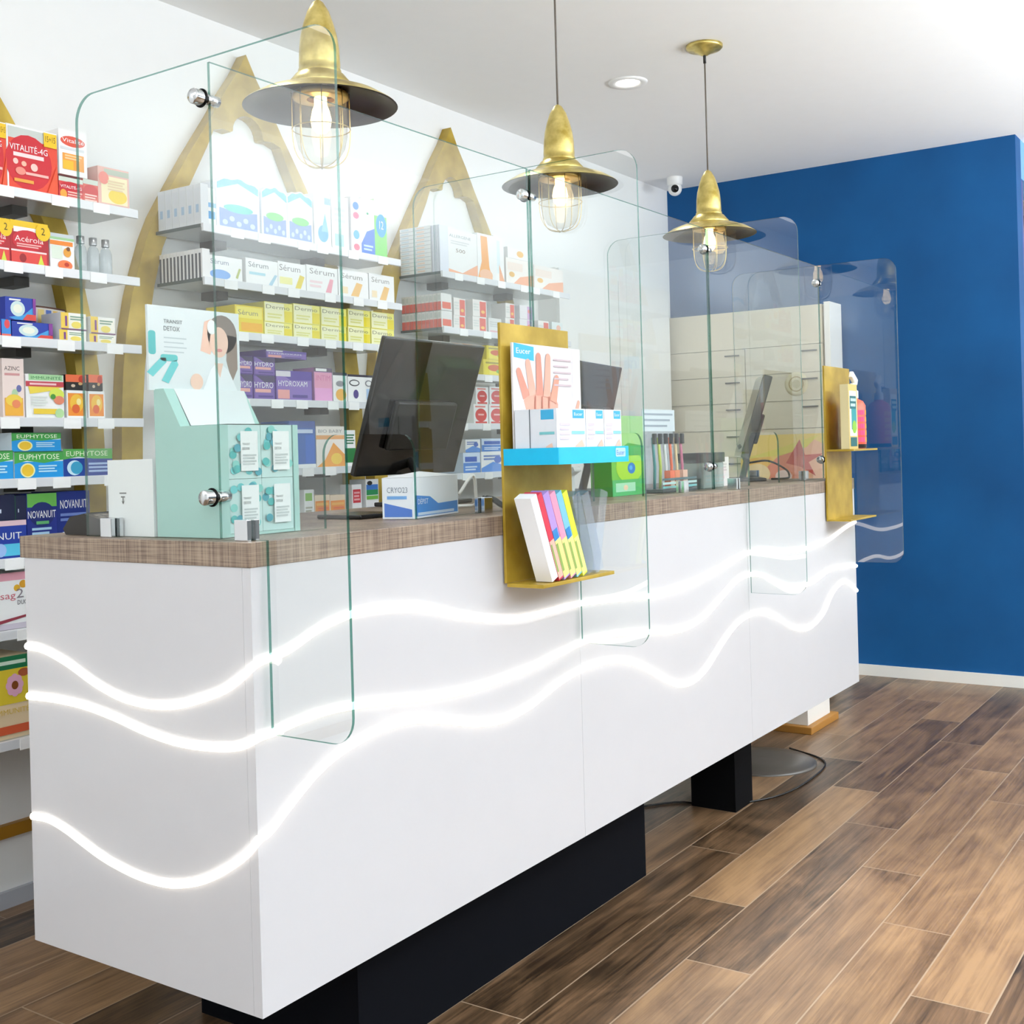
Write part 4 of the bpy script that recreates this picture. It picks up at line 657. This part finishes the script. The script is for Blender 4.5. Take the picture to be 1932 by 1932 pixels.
# ================================================================== counter goods
UXv, UZv, NF = Vector((1, 0, 0)), Vector((0, 0, 1)), Vector((0, -1, 0))
TEAL = '#a6cfc6'
ds = thing('product_display', 'mint-green capsule product display with poster card on the counter', 'display', (.15, .21, ZT))
b = MB(); b.prism([(.127, ZT+.001), (.295, ZT+.001), (.295, 1.333), (.268, 1.333), (.225, 1.262), (.127, 1.262)], 'x', .052, .075, mat(TEAL, .5)); b.build('side_panel', ds)
b = MB(); b.prism([(.127, ZT+.001), (.295, ZT+.001), (.295, 1.333), (.268, 1.333), (.225, 1.262), (.127, 1.262)], 'x', .236, .249, mat(TEAL, .5)); b.build('side_panel', ds)
b = MB(); b.box(.076, .235, .285, .295, ZT+.001, 1.333, mat('#dff0ea', .5)); b.box(.076, .235, .128, .284, ZT+.001, ZT+.006, mat(TEAL, .5)); b.build('back_panel', ds)
b = MB(); b.add([(.076, .2245, 1.2635), (.235, .2245, 1.2635), (.235, .1285, 1.2635), (.076, .1285, 1.2635)], [(0, 3, 2, 1)], mat('#dde4e3', .5))
b.add([(.076, .268, 1.3335), (.248, .268, 1.3335), (.235, .2245, 1.264), (.076, .2245, 1.264)], [(0, 3, 2, 1)], mat('#dde3e4', .5)); b.build('sloping_top', ds)
# poster header
hx0, hx1, hz0, hz1, hy = .040, .262, 1.331, 1.488, .292
b = MB(); b.box(hx0, hx1, hy, hy+.006, hz0, hz1, mat('#dbe1e2', .5)); b.build('header_card', ds)
b = MB(); o = Vector((hx0, hy, hz0)); W_, H_ = hx1-hx0, hz1-hz0
def P(pts, k, c, rough=.5): b.patch([(p[0]*W_, p[1]*H_) for p in pts], o, UXv, UZv, NF, .0003*k, mat(c, rough))
b.text('TRANSIT', .16*W_, .80*H_, .2*W_, .045*H_, o, UXv, UZv, NF, .0006, mat('#5c6468', .5))
b.text('DETOX', .16*W_, .71*H_, .17*W_, .055*H_, o, UXv, UZv, NF, .0006, mat('#4c5458', .5))
for i in range(4): P([(.16, .62-.055*i), (.40-.03*(i % 2), .62-.055*i), (.40-.03*(i % 2), .635-.055*i), (.16, .635-.055*i)], 1, '#b9c3c6')
P(rrect(.0, .42, .075, .70, .03), 1, '#3fb6b8'); P(rrect(.12, .35, .30, .43, .03), 2, '#4cc0bf')
for (ax, ay, bx, by) in ((.02, .2, .15, .36), (.17, .12, .27, .33)):
    d_ = Vector((bx-ax, by-ay)).normalized()*.04; n_ = Vector((-d_.y, d_.x))
    P([(ax-n_.x-d_.x*.5, ay-n_.y-d_.y*.5), (ax+n_.x-d_.x*.5, ay+n_.y-d_.y*.5), (bx+n_.x, by+n_.y), (bx+d_.x, by+d_.y), (bx-n_.x, by-n_.y)][::-1], 2, '#5cc6c8')
P([(.55, .5), (.60, .86), (.68, .9), (.72, .7), (.66, .46)], 1, '#efc0a8')
P(ell(.80, .72, .17, .24), 1, '#7a6a60'); P([(.86, .72), (.97, .7), (.97, .3), (.9, .12), (.84, .4)], 1, '#8a7466')
P(ell(.76, .62, .105, .19), 2, '#eec4ae'); P(ell(.68, .80, .05, .09), 3, '#e9ece8'); P(ell(.76, .52, .035, .02), 3, '#d8807c')
P([(.56, 0), (.66, .28), (.74, .38), (.86, .28), (.97, .0)], 3, '#eef1f3'); P([(.70, .36), (.76, .18), (.80, .36)], 4, '#eec4ae')
P(ell(.5, .12, .07, .10), 2, '#efc8b0')
b.build('poster_print', ds)
# four patterned packs
k = 0
for row in range(2):
    for c_ in range(2):
        x0 = .0765+c_*.0795; z0 = ZT+.0066+row*.0975; w_, h_ = .0785, .0968
        gf = [('r', 0, 0, 1, 1, '#c3e0dc')]
        rnd = random.Random(5+row*2+c_)
        for i in range(16):
            cx, cy = rnd.random()*.8+.1, rnd.random()*.84+.08; gf.append(('e', cx, cy, .11, .075, ['#37b3b0', '#5cc4c6', '#2f9fb0', '#7fd0c6'][i % 4]))
        gf += [('r', .33, .14, .86, .88, '#f1f3f2'), ('t', 'TRANSIT', .38, .62, .62, .66, '#6d7676'), ('t', 'DETOX', .38, .53, .60, .58, '#596262'), ('l', .38, .24, .8, .46, 4, '#c2c9c8')]
        pk = carton_mb(w_, .15, h_, '#a6cfc6', gf).build('carton', None, (0, 0, 0)); pk.location = (x0+w_/2, .1295, z0)
        tag(pk, f'mint carton with teal capsule pattern, {["lower", "upper"][row]} {["left", "right"][c_]} of four in the mint display', 'box', 'mint cartons in the display')
# white carton behind
wb = MB(); wb.box(.05, .20, .302, .432, ZT+.0006, 1.205, mat('#eeefef', .45))
oL = Vector((.05, .432, ZT)); uL, nL = Vector((0, -1, 0)), Vector((-1, 0, 0)); lm = mat('#6d6c6a', .5)
for (a0, c0, a1, c1) in ((.034, .080, .054, .0825), (.038, .073, .050, .0755), (.0425, .062, .0455, .073)): wb.patch([(a0, c0), (a1, c0), (a1, c1), (a0, c1)], oL, uL, UZv, nL, .0006, lm)
wb.patch([(.039, .068), (.044, .064), (.049, .068), (.044, .060)], oL, uL, UZv, nL, .0006, lm)
tag(wb.build('paper_carton', None, (.125, .367, ZT)), 'plain white carton with a tiny grey logo behind the mint display', 'box')
# card terminal
te = thing('card_terminal', 'black card payment terminal on the left end of the worktop', 'card terminal', (.08, .50, ZT))
b = MB(); b.prism([(.425, ZT+.001), (.56, ZT+.001), (.568, ZT+.012), (.545, ZT+.036), (.50, ZT+.042), (.44, ZT+.028), (.425, ZT+.014)], 'x', .045, .115, mat('#1b1715', .35)); b.build('body', te, bevel=.005)
b = MB(); b.box(.055, .105, -.022, .022, 0, .001, mat('#2c3a36', .2), Matrix.Translation((0, .522, ZT+.0395)) @ Matrix.Rotation(-.14, 4, 'X')); b.build('screen', te)
b = MB()
for i in range(3):
    for j in range(3): b.box(.056+.017*i, .069+.017*i, -.008, 0, 0, .0015, mat('#8f8880', .5), Matrix.Translation((0, .487-.014*j, ZT+.0385-.0034*j)) @ Matrix.Rotation(.25, 4, 'X'))
b.build('keypad', te)
# mask box
mk = thing('paper_carton', 'open white and blue carton standing askew on the worktop before the big monitor', 'box', (.70, .19, ZT))
Mx = Matrix.Translation((.592, .128, ZT+.001)) @ Matrix.Rotation(.2, 4, 'Z')
b = MB(); b.box(0, .225, 0, .075, 0, .088, mat('#eef2f8', .4), Mx)
oo = Mx.translation; ur = (Mx.to_3x3() @ Vector((1, 0, 0))); nn = (Mx.to_3x3() @ Vector((0, -1, 0))); ul = (Mx.to_3x3() @ Vector((0, -1, 0))); nl = (Mx.to_3x3() @ Vector((-1, 0, 0)))
b.patch([(.01, .004), (.22, .004), (.22, .03), (.12, .028), (.08, .045), (.01, .05)], oo, ur, UZv, nn, .0004, mat('#4a8fdc', .4))
b.patch([(.02, .006), (.2, .006), (.2, .012), (.02, .012)], oo, ur, UZv, nn, .0008, mat('#cfe0f6', .4))
b.text('DÉPIST', .02, .03, .05, .014, oo, ur, UZv, nn, .0012, mat('#eaf3ff', .4))
ob_ = Mx @ Vector((0, .075, 0))
b.patch([(.005, .004), (.072, .004), (.072, .02), (.005, .034)], ob_, ul, UZv, nl, .0004, mat('#5f86d8', .4))
b.text('CRYO23', .012, .056, .05, .012, ob_, ul, UZv, nl, .0006, mat('#8a93a0', .4))
b.patch([(.012, .042), (.06, .042), (.06, .049), (.012, .049)], ob_, ul, UZv, nl, .0006, mat('#7cb0ea', .4))
b.build('carton_body', mk)
b = MB(); b.add([Mx @ Vector(v) for v in ((0, 0, .0885), (.225, 0, .0885), (.225, .075, .0885), (0, .075, .0885), (.11, .04, .100))], [(0, 1, 4), (1, 2, 4), (2, 3, 4), (3, 0, 4)], mat('#f3f6fa', .4)); b.build('raised_flap', mk)
# low items behind the mask box
bk = box('flat_tray', .56, .70, .25, .38, ZT+.0006, ZT+.010, BLACK, None, .003); tag(bk, 'flat black tray behind the white and blue carton', 'tray')
# monitors
def monitor(cx, cy, cz, yaw, tilt, w_, h_, label, th=.018, grp='staff monitors on the counter'):
    t = thing('monitor', label, 'monitor', (cx, cy, ZT), grp)
    n = Vector((math.sin(yaw), -math.cos(yaw), 0)); u_ = Vector((math.cos(yaw), math.sin(yaw), 0)); v_ = Vector((0, 0, 1))*math.cos(tilt)+n*math.sin(tilt); q = u_.cross(v_)
    M_ = Matrix(((u_.x, v_.x, q.x, cx), (u_.y, v_.y, q.y, cy), (u_.z, v_.z, q.z, cz), (0, 0, 0, 1)))
    gl = mat('#100e0c', .12, coat=.4)
    b = MB(); b.box(-w_/2, w_/2, -h_/2, h_/2, -.018, th-.018, gl, M_); b.build('housing', t, bevel=.004)
    b = MB(); b.box(-w_/2+.012, w_/2-.012, -h_/2+.02, h_/2-.012, -.0195, -.0181, mat('#24303c', .1), M_); b.build('screen', t)
    b = MB(); b.box(-w_*.3, w_*.3, -h_*.3, h_*.06, th-.0175, th, mat('#16130f', .4), M_); b.build('rear_cover', t, bevel=.006)
    f_ = M_ @ Vector((0, -h_/2+.05, -.02)); base = Vector((cx, min(cy+.05, .557), ZT+.012))
    b = MB(); b.tube([tuple(f_), tuple((f_+base)/2+n*.02), tuple(base)], .013, mat('#1c1916', .4), 10); b.build('stand', t)
    Mb = Matrix.Translation(base) @ Matrix.Rotation(yaw, 4, 'Z')
    b = MB(); b.box(-.12, .12, -.078, .078, -.0112, 0, mat('#2a2826', .4), Mb); b.build('base', t, bevel=.003)
    return t
monitor(1.171, .552, 1.324, .0, .33, .44, .38, 'large black monitor leaning back behind the white and blue carton')
monitor(1.846, .40, 1.320, .172, .24, .375, .30, 'black monitor back showing reflections, right of the gold brochure holder')
monitor(2.93, .315, 1.305, .50, .30, .27, .325, 'slim dark monitor seen from its edge near the far end of the counter', .034)
b = MB().tube(smooth([(.92, .25, 1.10), (.965, .24, 1.145), (.99, .25, 1.10), (1.0, .26, 1.072), (1.015, .30, ZT+.006), (1.0, .38, ZT+.006)]), .004, mat('#f0f0ee', .4), 8)
tag(b.build('power_cable', None, (1.0, .25, ZT)), 'white looping cable beside the white and blue carton', 'cable')
b = MB()
for dx in (0, .015): b.tube(smooth([(.95+dx, .20, ZT+.03), (.97+dx, .19, ZT+.025), (.99+dx, .17, ZT+.006), (1.015+dx, .15, ZT+.006), (1.0+dx, .135, ZT+.006), (.95+dx, .14, ZT+.006)]), .0045, BLACK, 8)
tag(b.build('power_cable', None, (1.0, .26, ZT)), 'thick black cables lying on the worktop left of the gold holder', 'cable')
b = MB().tube(smooth([(3.02, .40, 1.16), (3.2, .36, 1.15), (3.32, .3, 1.11), (3.28, .25, 1.08), (3.12, .22, ZT+.006), (3.05, .22, ZT+.006)]), .004, BLACK, 8)
for v in [0]: pass
b2 = MB().tube(smooth([(2.98, .36, 1.13), (3.06, .31, 1.135), (3.115, .26, 1.10), (3.10, .24, 1.075), (3.02, .22, ZT+.006), (2.94, .25, ZT+.006)]), .004, BLACK, 8)
tag(b2.build('power_cable', None, (3.05, .27, ZT)), 'black cable looping behind the far monitor base', 'cable')
# small scanner
sc = thing('barcode_scanner', 'small white and grey scanner standing right of the gold holder', 'scanner', (1.42, .25, ZT))
MB().box(1.40, 1.455, .22, .28, ZT+.0006, ZT+.008, mat('#d8d8d8', .4)).build('base', sc, bevel=.003)
MB().prism([(.235, ZT+.008), (.262, ZT+.008), (.266, ZT+.07), (.25, ZT+.09), (.22, ZT+.092), (.215, ZT+.08), (.238, ZT+.066)], 'x', 1.41, 1.445, mat('#b9bcb8', .4)).build('head', sc, bevel=.004)

# green package
gp = carton_mb(.20, .07, .235, '#4a9a3c', [('r', 0, 0, 1, 1, '#74c247'), ('r', 0, .5, 1, 1, '#9bcf7a'), ('e', .55, .36, .42, .2, '#a8d838'), ('e', .6, .34, .12, .07, '#1c78c8'), ('e', .58, .345, .05, .03, '#58b0e8'), ('p', [(.0, .5), (.5, .66), (1, .62), (1, .5)], '#4fa83c'), ('r', .0, 0, 1, .2, '#52b56a'), ('r', .1, .05, .7, .16, '#a8dcb8'), ('e', .4, .1, .07, .035, '#e8c8a8')])
go = gp.build('carton', None, (0, 0, 0)); go.location = (1.70, .205, ZT+.0006); tag(go, 'bright green carton with a blue spot on the counter behind glass', 'box')
# toothbrush display
tb = thing('display_stand', 'clear counter display stand for brushes with pale card header', 'display', (1.93, .2, ZT))
MB().box(1.815, 2.055, .150, .235, ZT+.0006, ZT+.012, mat('#2c3d40', .4)).build('base', tb, bevel=.002)
b = MB()
for i in range(3): b.box(1.817, 2.053, .1495, .1515, ZT+.014+i*.012, ZT+.021+i*.012, mat(['#6fb7b8', '#b8d8d4', '#3a5f66'][i], .4))
b.build('front_strips', tb)
MB().box(1.817, 2.053, .222, .226, ZT+.0125, ZT+.195, ACRY).build('back_pane', tb)
b = MB(); b.box(1.825, 2.045, .218, .2215, ZT+.19, ZT+.258, mat('#dbe4ea', .4))
for i in range(3): b.box(1.835, 2.03-.02*i, .2172, .2178, ZT+.24-i*.018, ZT+.246-i*.018, mat('#9aa6b4', .5))
b.build('header_card', tb)
BC = ['#3c8f92', '#c2d24a', '#e0e4e4', '#ee6a3a', '#e6d0a0', '#c86a8a']
for i in range(6):
    x = 1.838+i*.038
    t = thing('toothbrush', f'upright toothbrush with dark head, {ORD[i]} from the left in the clear display', 'toothbrush', (x, .19, ZT+.0125), 'toothbrushes in the clear display')
    MB().tube([(x, .19, ZT+.013), (x+.002, .188, ZT+.08), (x, .19, ZT+.13), (x, .192, ZT+.17)], .0048, mat(BC[i], .35), 8).build('handle', t)
    MB().box(x-.007, x+.007, .180, .191, ZT+.150, ZT+.182, mat('#20262a', .5)).build('bristles', t, bevel=.002)
fs = [(1.895, '#ee6a3a'), (1.93, '#e98a5c'), (1.985, '#e8b8a0')]
for i, (x, c) in enumerate(fs):
    o_ = carton_mb(.032, .02, .055, c, [('r', .1, .1, .9, .5, '#f6dcc8'), ('e', .5, .7, .3, .2, c)]).build('small_pack', None, (0, 0, 0)); o_.location = (x, .156, ZT+.051+.0)
    o_.location.z = ZT+.0125
    tag(o_, f'tiny {["orange", "salmon", "pale pink"][i]} pack at the front of the clear brush display', 'pack')
# storage box with dark lid
sb = thing('storage_box', 'clear box of small grey things with dark green lid, right of the brush display', 'box', (2.16, .2, ZT))
MB().box(2.106, 2.266, .15, .24, ZT+.0006, ZT+.085, glass('box_glass', (.78, .86, .84), 1.5, .35, (.55, .68, .64))).build('body', sb, bevel=.003)
MB().box(2.102, 2.270, .146, .244, ZT+.0855, ZT+.118, mat('#262c20', .4, bump=.5)).build('lid', sb, bevel=.003)
b = MB(); rnd = random.Random(3)
for i in range(40): b.ball((2.12+rnd.random()*.13, .165+rnd.random()*.06, ZT+.012+rnd.random()*.05), .008, mat(['#8fa39a', '#c6d2cc', '#30443c'][i % 3], .4), n=6)
o_ = b.build('contents', sb); o_['kind'] = 'stuff'
o_ = carton_mb(.085, .03, .10, '#f0e6e4', [('r', 0, 0, 1, 1, '#f3e8e6'), ('e', .4, .3, .12, .08, '#e090a0'), ('l', .2, .5, .8, .8, 3, '#d8c8c8')]).build('carton', None, (0, 0, 0)); o_.location = (2.39, .205, ZT+.0006)
tag(o_, 'small pale pink card box beside the third glass screen', 'box')

# ================================================================== gold brochure holders on the counter front
def holder(xf, label, shelf_z, w_=.285):
    t = thing('brochure_holder', label, 'holder', (xf-.16, -.05, .914), 'gold holders on the counter front')
    x0 = xf-.317; x1 = x0+w_
    MB().box(x0, x1, -.011, -.0045, .914, 1.482, GOLD).build('back_plate', t, bevel=.0008)
    if shelf_z < .95: MB().box(x0, xf-.006, -.105, -.0115, .906, .914, GOLD).build('bottom_shelf', t, bevel=.0008)
    return t
holder(1.052, 'gold metal holder on the counter front carrying pastel leaflets and blue tray', .914)
h2 = holder(3.133, 'gold metal holder at the far counter end with a tube carton and bottle', 1.175)
MB().box(2.816, 3.10, -.112, -.0115, 1.168, 1.175, GOLD).build('middle_shelf', h2, bevel=.0008)
MB().box(2.816, 3.12, -.095, -.0115, .914, .920, GOLD).build('bottom_shelf', h2, bevel=.0008)

# bright blue counter tray with cartons
bt = thing('display_tray', 'bright cyan cardboard tray with hand picture card on the gold holder', 'display', (.89, -.08, 1.172))
CY = mat('#11bfef', .4)
b = MB(); b.box(.737, 1.044, -.150, -.0115, 1.170, 1.174, CY); b.box(.737, 1.044, -.152, -.1495, 1.170, 1.206, CY); b.box(.735, .7375, -.152, -.0115, 1.170, 1.206, CY); b.build('tray', bt)
b = MB(); oT = Vector((.737, -.152, 1.170)); b.patch(rrect(.245, .012, .292, .032, .004), oT, UXv, UZv, NF, .0004, mat('#b8dcf2', .4)); b.text('Eucer', .25, .016, .036, .011, oT, UXv, UZv, NF, .0008, mat('#3c78c8', .4)); b.build('logo', bt)
b = MB(); b.box(.752, 1.040, -.030, -.0255, 1.1745, 1.438, mat('#dedadc', .5)); b.build('back_card', bt)
b = MB(); oC = Vector((.752, -.030, 1.1745)); CW, CH = .288, .2635
def PC(pts, k, c): b.patch([(p[0]*CW, p[1]*CH) for p in pts], oC, UXv, UZv, NF, .0003*k, mat(c, .5))
PC([(.02, .88), (.30, .86), (.30, .98), (.02, 1)], 1, '#36b0e4'); b.text('Eucer', .05*CW, .915*CH, .2*CW, .045*CH, oC, UXv, UZv, NF, .0009, mat('#eef8ff', .4))
# hand: palm below, fingers upward
def limb(x0_, y0_, x1_, y1_, r0, r1, k, c):
    d_ = Vector((x1_-x0_, y1_-y0_)); n_ = Vector((-d_.y, d_.x)).normalized(); d_.normalize(); pts = [(x0_-n_.x*r0, y0_-n_.y*r0)]
    for i in range(7):
        a = math.pi*i/6-math.pi/2; pts.append((x1_+d_.x*math.cos(a)*r1+n_.x*math.sin(a)*r1, y1_+d_.y*math.cos(a)*r1+n_.y*math.sin(a)*r1))
    pts.append((x0_+n_.x*r0, y0_+n_.y*r0)); PC(pts, k, c)
PC([(.14, .52), (.20, .62), (.58, .60), (.64, .50), (.62, .28), (.50, .17), (.34, .20), (.20, .36)], 1, '#d9a08c')
for x0_, y0_, x1_, y1_, k_ in ((.18, .55, .08, .76, 2), (.27, .57, .21, .84, 3), (.37, .57, .36, .90, 4), (.47, .56, .50, .90, 5), (.56, .52, .62, .72, 6)):
    limb(x0_, y0_, x1_, y1_, .052, .036, k_, ['#d08f7c', '#dfa895', '#cb8976', '#dda490', '#d4967f'][k_-2])
for x_ in (.29, .39, .49): limb(x_, .25, x_+.01, .56, .012, .006, 7, '#b87462')
for i in range(5): PC([(.58, .88-.055*i), (.84-.04*(i % 2), .88-.055*i), (.84-.04*(i % 2), .895-.055*i), (.58, .895-.055*i)], 7, '#c9b6bc')
PC([(.86, 0), (.865, 0), (.865, 1), (.86, 1)], 8, '#cfc6d8')
limb(.88, .36, .955, .52, .03, .022, 3, '#dba792'); PC([(.86, .34), (.98, .40), (.96, .36), (.88, .31)], 4, '#c07a68')
b.build('card_print', bt)
bxs = [(.748, .868, 'left'), (.871, .950, 'middle'), (.953, 1.032, 'right')]
for i, (a_, c_, nm) in enumerate(bxs):
    w_ = c_-a_
    gf = [('r', 0, 0, 1, 1, '#e6e8ee'), ('r', .55, .82, .95, .98, '#3fb0e2'), ('t', 'Eucer', .6, .87, .9, .93, '#eef8ff'), ('r', .5, .52, .96, .58, '#8fd0dc'), ('l', .1, .4, .45, .75, 4, '#d9d0e0'), ('p', [(.55, .12), (.62, .3), (.85, .42), (.94, .3), (.7, .12)], '#f0c4ae'), ('l', .08, .08, .4, .2, 2, '#e0b8cc'),
          ('sr', 0, 0, 1, 1, '#e2e6ee'), ('sr', .0, .0, .36, 1, '#e4e8f0'), ('sr', .64, .8, .95, .98, '#3fb0e2'), ('sr', .6, .52, .96, .57, '#7cc6cc'), ('sr', .36, .0, .38, 1, '#52606a'), ('sp', [(.7, .12), (.76, .3), (.9, .36), (.95, .2), (.8, .1)], '#f0c4ae')]
    o_ = carton_mb(w_, .105, .115, '#eef1f7', gf).build('carton', None, (0, 0, 0)); o_.location = ((a_+c_)/2, -.141, 1.1746)
    tag(o_, f'white skin-care carton with blue logo in the cyan tray, {nm} of three', 'box', 'white cartons in the cyan tray')
# leaflets leaning on the bottom shelf
LC = [('#f0f0f2', 'plain white', .026), ('#d8344e', 'crimson', .020), ('#b493d8', 'lilac', .026), ('#ee9ab8', 'pink', .024), ('#7cc4dc', 'sky blue', .024), ('#e4ee3a', 'bright yellow', .022)]
xx = .800; ang = -.40
zb_ = .9155
for i, (c, nm, th) in enumerate(LC):
    b = MB(); th_ = th-.0015; H_ = .205 if i else .20
    b.box(0, th_, 0, .042, 0, H_, mat(c, .4))
    if i:
        b.box(.0, th_, -.0006, -.0001, 0.004, H_*.46, mat('#ecec8c' if i > 1 else '#f2b8a6', .4)); b.box(.001, th_*.35, -.001, -.0007, .02, H_*.42, mat('#8fae5a', .4))
        if i in (2, 4): b.box(.0, th_*.8, -.001, -.0007, H_*.46, H_*.58, mat('#2c86cc', .4))
    o_ = b.build('leaflet_pack', None, (0, 0, 0)); o_.location = (xx-.02, -.100, zb_+.0); o_.rotation_euler = (0, ang, 0)
    tag(o_, f'{nm} leaflet pack leaning in the gold holder on the counter front', 'leaflets', 'pastel leaflets in the gold holder')
    xx += th/math.cos(ang)
lh = thing('leaflet_stand', 'clear acrylic leaflet stand with slanted pockets right of the pastel leaflets', 'stand', (.95, -.06, .915))
for a_, x_ in ((-.32, .935), (-.32, .975), (.26, .955)):
    MB().box(0, .034, 0, .07, 0, .19, ACRY, Matrix.Translation((x_, -.098, .9155 if a_ < 0 else .9245)) @ Matrix.Rotation(a_, 4, 'Y')).build('pocket', lh)
# tube carton and bottle on the far holder
o_ = carton_mb(.10, .03, .235, '#e0d3a2', [('r', 0, 0, 1, 1, '#dcc274'), ('r', .1, .2, .9, .9, '#f2efe0'), ('r', .14, .62, .86, .82, '#0f6a70'), ('r', .3, .3, .86, .62, '#1f9aa0'), ('e', .6, .34, .24, .1, '#8cc63a'), ('r', .14, .04, .86, .18, '#0f6468'), ('l', .2, .64, .8, .8, 2, '#bfe0d8')]).build('carton', None, (0, 0, 0))
o_.location = (2.872, -.095, 1.1757); tag(o_, 'tall cream carton with dark teal and green print on the far gold holder', 'box')
bo = thing('spray_bottle', 'pink and orange striped spray bottle with white top on the far gold holder', 'bottle', (2.972, -.066, 1.1755))
b = MB(); b.lathe([(.0001, 1.176), (.040, 1.176), (.043, 1.182), (.043, 1.335), (.034, 1.352), (.017, 1.36), (.017, 1.368)], (2.972, -.066, 0), mat('#ee6a50', .35), 28)
b.build('body', bo)
b = MB()
for i in range(5):
    for a0 in range(10):
        c = '#f0588a' if a0 < 6 else '#f6a82a'
        a1, a2 = math.radians(170+a0*15), math.radians(170+a0*15+13); z_ = 1.20+i*.025
        b.add([(2.972+.0436*math.cos(a1), -.066+.0436*math.sin(a1), z_), (2.972+.0436*math.cos(a2), -.066+.0436*math.sin(a2), z_), (2.972+.0436*math.cos(a2), -.066+.0436*math.sin(a2), z_+.018), (2.972+.0436*math.cos(a1), -.066+.0436*math.sin(a1), z_+.018)], [(0, 1, 2, 3)], mat(c, .4))
b.lathe([(.0433, 1.178), (.0433, 1.192)], (2.972, -.066, 0), mat('#1d1210', .4), 28); b.build('label', bo)
MB().lathe([(.018, 1.364), (.018, 1.39), (.010, 1.395), (.010, 1.42), (.0001, 1.421)], (2.972, -.066, 0), mat('#f2f0ea', .4), 20).build('pump', bo)
MB().box(-.045, .02, -.008, .008, 0, .026, mat('#f6f3ea', .4), Matrix.Translation((2.982, -.066, 1.42)) @ Matrix.Rotation(.5, 4, 'Y')).build('spray_head', bo, bevel=.004)

# ================================================================== drawer cabinet by the blue wall
dc = thing('drawer_cabinet', 'large cream medicine drawer cabinet standing against the blue wall', 'cabinet', (4.54, .98, 0))
CR = mat('#dfd4bc', .45); Y0, Y1, X0 = .545, 1.425, 4.452
MB().box(X0+.02, 4.63, Y0, Y1, 0.0, 1.906, mat('#d8d0c0', .5)).build('carcass', dc)
MB().box(X0-.004, 4.629, Y0-.03, Y0-.0005, 0, 1.915, mat('#f3f1ea', .4)).build('side_frame', dc)
MB().box(X0, X0+.0195, Y0+.012, Y1, 1.709, 1.906, CR).build('top_panel', dc)
cols = [(Y0+.012, .975), (.979, Y1)]
for r_ in range(9):
    zt_ = 1.706-.143*r_; zb2 = zt_-.140
    for (ya, yb) in cols:
        d_ = MB().box(X0, X0+.0195, ya, yb, zb2, zt_, CR).build('drawer', dc)
        h_ = MB().box(X0-.010, X0-.0005, ya+.03, ya+.11, zt_-.035, zt_-.028, mat('#4c463c', .4)); h_.build('handle', d_)
b = MB(); yL, zL = .70, 1.507
b.lathe([(.0001, .004), (.045, .004), (.062, .002), (.062, 0)], (X0, yL, zL), mat('#dccfa8', .4), 40, Matrix.Rotation(-math.pi/2, 4, 'Y'))
b.lathe([(.034, .0046), (.040, .0046)], (X0, yL, zL), mat('#a8905c', .4), 40, Matrix.Rotation(-math.pi/2, 4, 'Y'))
b.lathe([(.0001, .0048), (.022, .0048)], (X0, yL, zL), mat('#c8b88e', .4), 40, Matrix.Rotation(-math.pi/2, 4, 'Y'))
tag(b.build('round_sign', None, (X0, yL, zL)), 'round beige sticker on the drawer cabinet above the far monitor', 'sign')
ap = thing('picture_panel', 'colourful yellow and red leaf picture leaning on the drawer cabinet', 'picture', (4.43, .78, 1.0))
MB().box(4.425, 4.431, .555, 1.005, .98, 1.25, mat('#efcf6a', .5)).build('board', ap)
b = MB(); oA = Vector((4.425, 1.005, .98)); uA, nA = Vector((0, -1, 0)), Vector((-1, 0, 0))
def PA(pts, k, c): b.patch([(p[0]*.45, p[1]*.27) for p in pts], oA, uA, UZv, nA, .0004*k, mat(c, .5))
PA([(.0, 0), (.0, .5), (.35, .62), (.5, .3), (.4, 0)], 1, '#f2bf5a'); PA([(.35, .0), (.3, .35), (.55, .72), (.8, .5), (.75, .0)], 2, '#e88a6a')
PA([(.7, .0), (.6, .5), (.85, .92), (1, .8), (1, .0)], 1, '#f0b48c'); PA([(.05, .55), (.5, .75), (.95, .98), (.8, .75), (.5, .6)], 3, '#e2d257')
PA([(.55, .45), (.72, .9), (.78, .6), (.99, .62), (.82, .46), (.9, .2), (.72, .38)], 4, '#c4402c'); PA(ell(.2, .25, .16, .2), 3, '#f5d9a0'); PA(ell(.52, .2, .1, .12), 5, '#f6d7cc')
b.build('print', ap)
# white wall unit between the right shelves and the drawers
wc = thing('wall_cabinet', 'plain white tall wall cabinet left of the drawer cabinet', 'cabinet', (3.8, 1.45, 0))
MB().box(3.26, 4.40, 1.40, 1.4995, .23, 2.05, mat('#e9e9e6', .5)).build('carcass', wc)
for a_, c_ in ((3.262, 3.83), (3.834, 4.398)):
    for z_a, z_b in ((.235, 1.20), (1.205, 2.045)):
        MB().box(a_, c_, 1.384, 1.3995, z_a, z_b, mat('#efefec', .4)).build('door', wc)
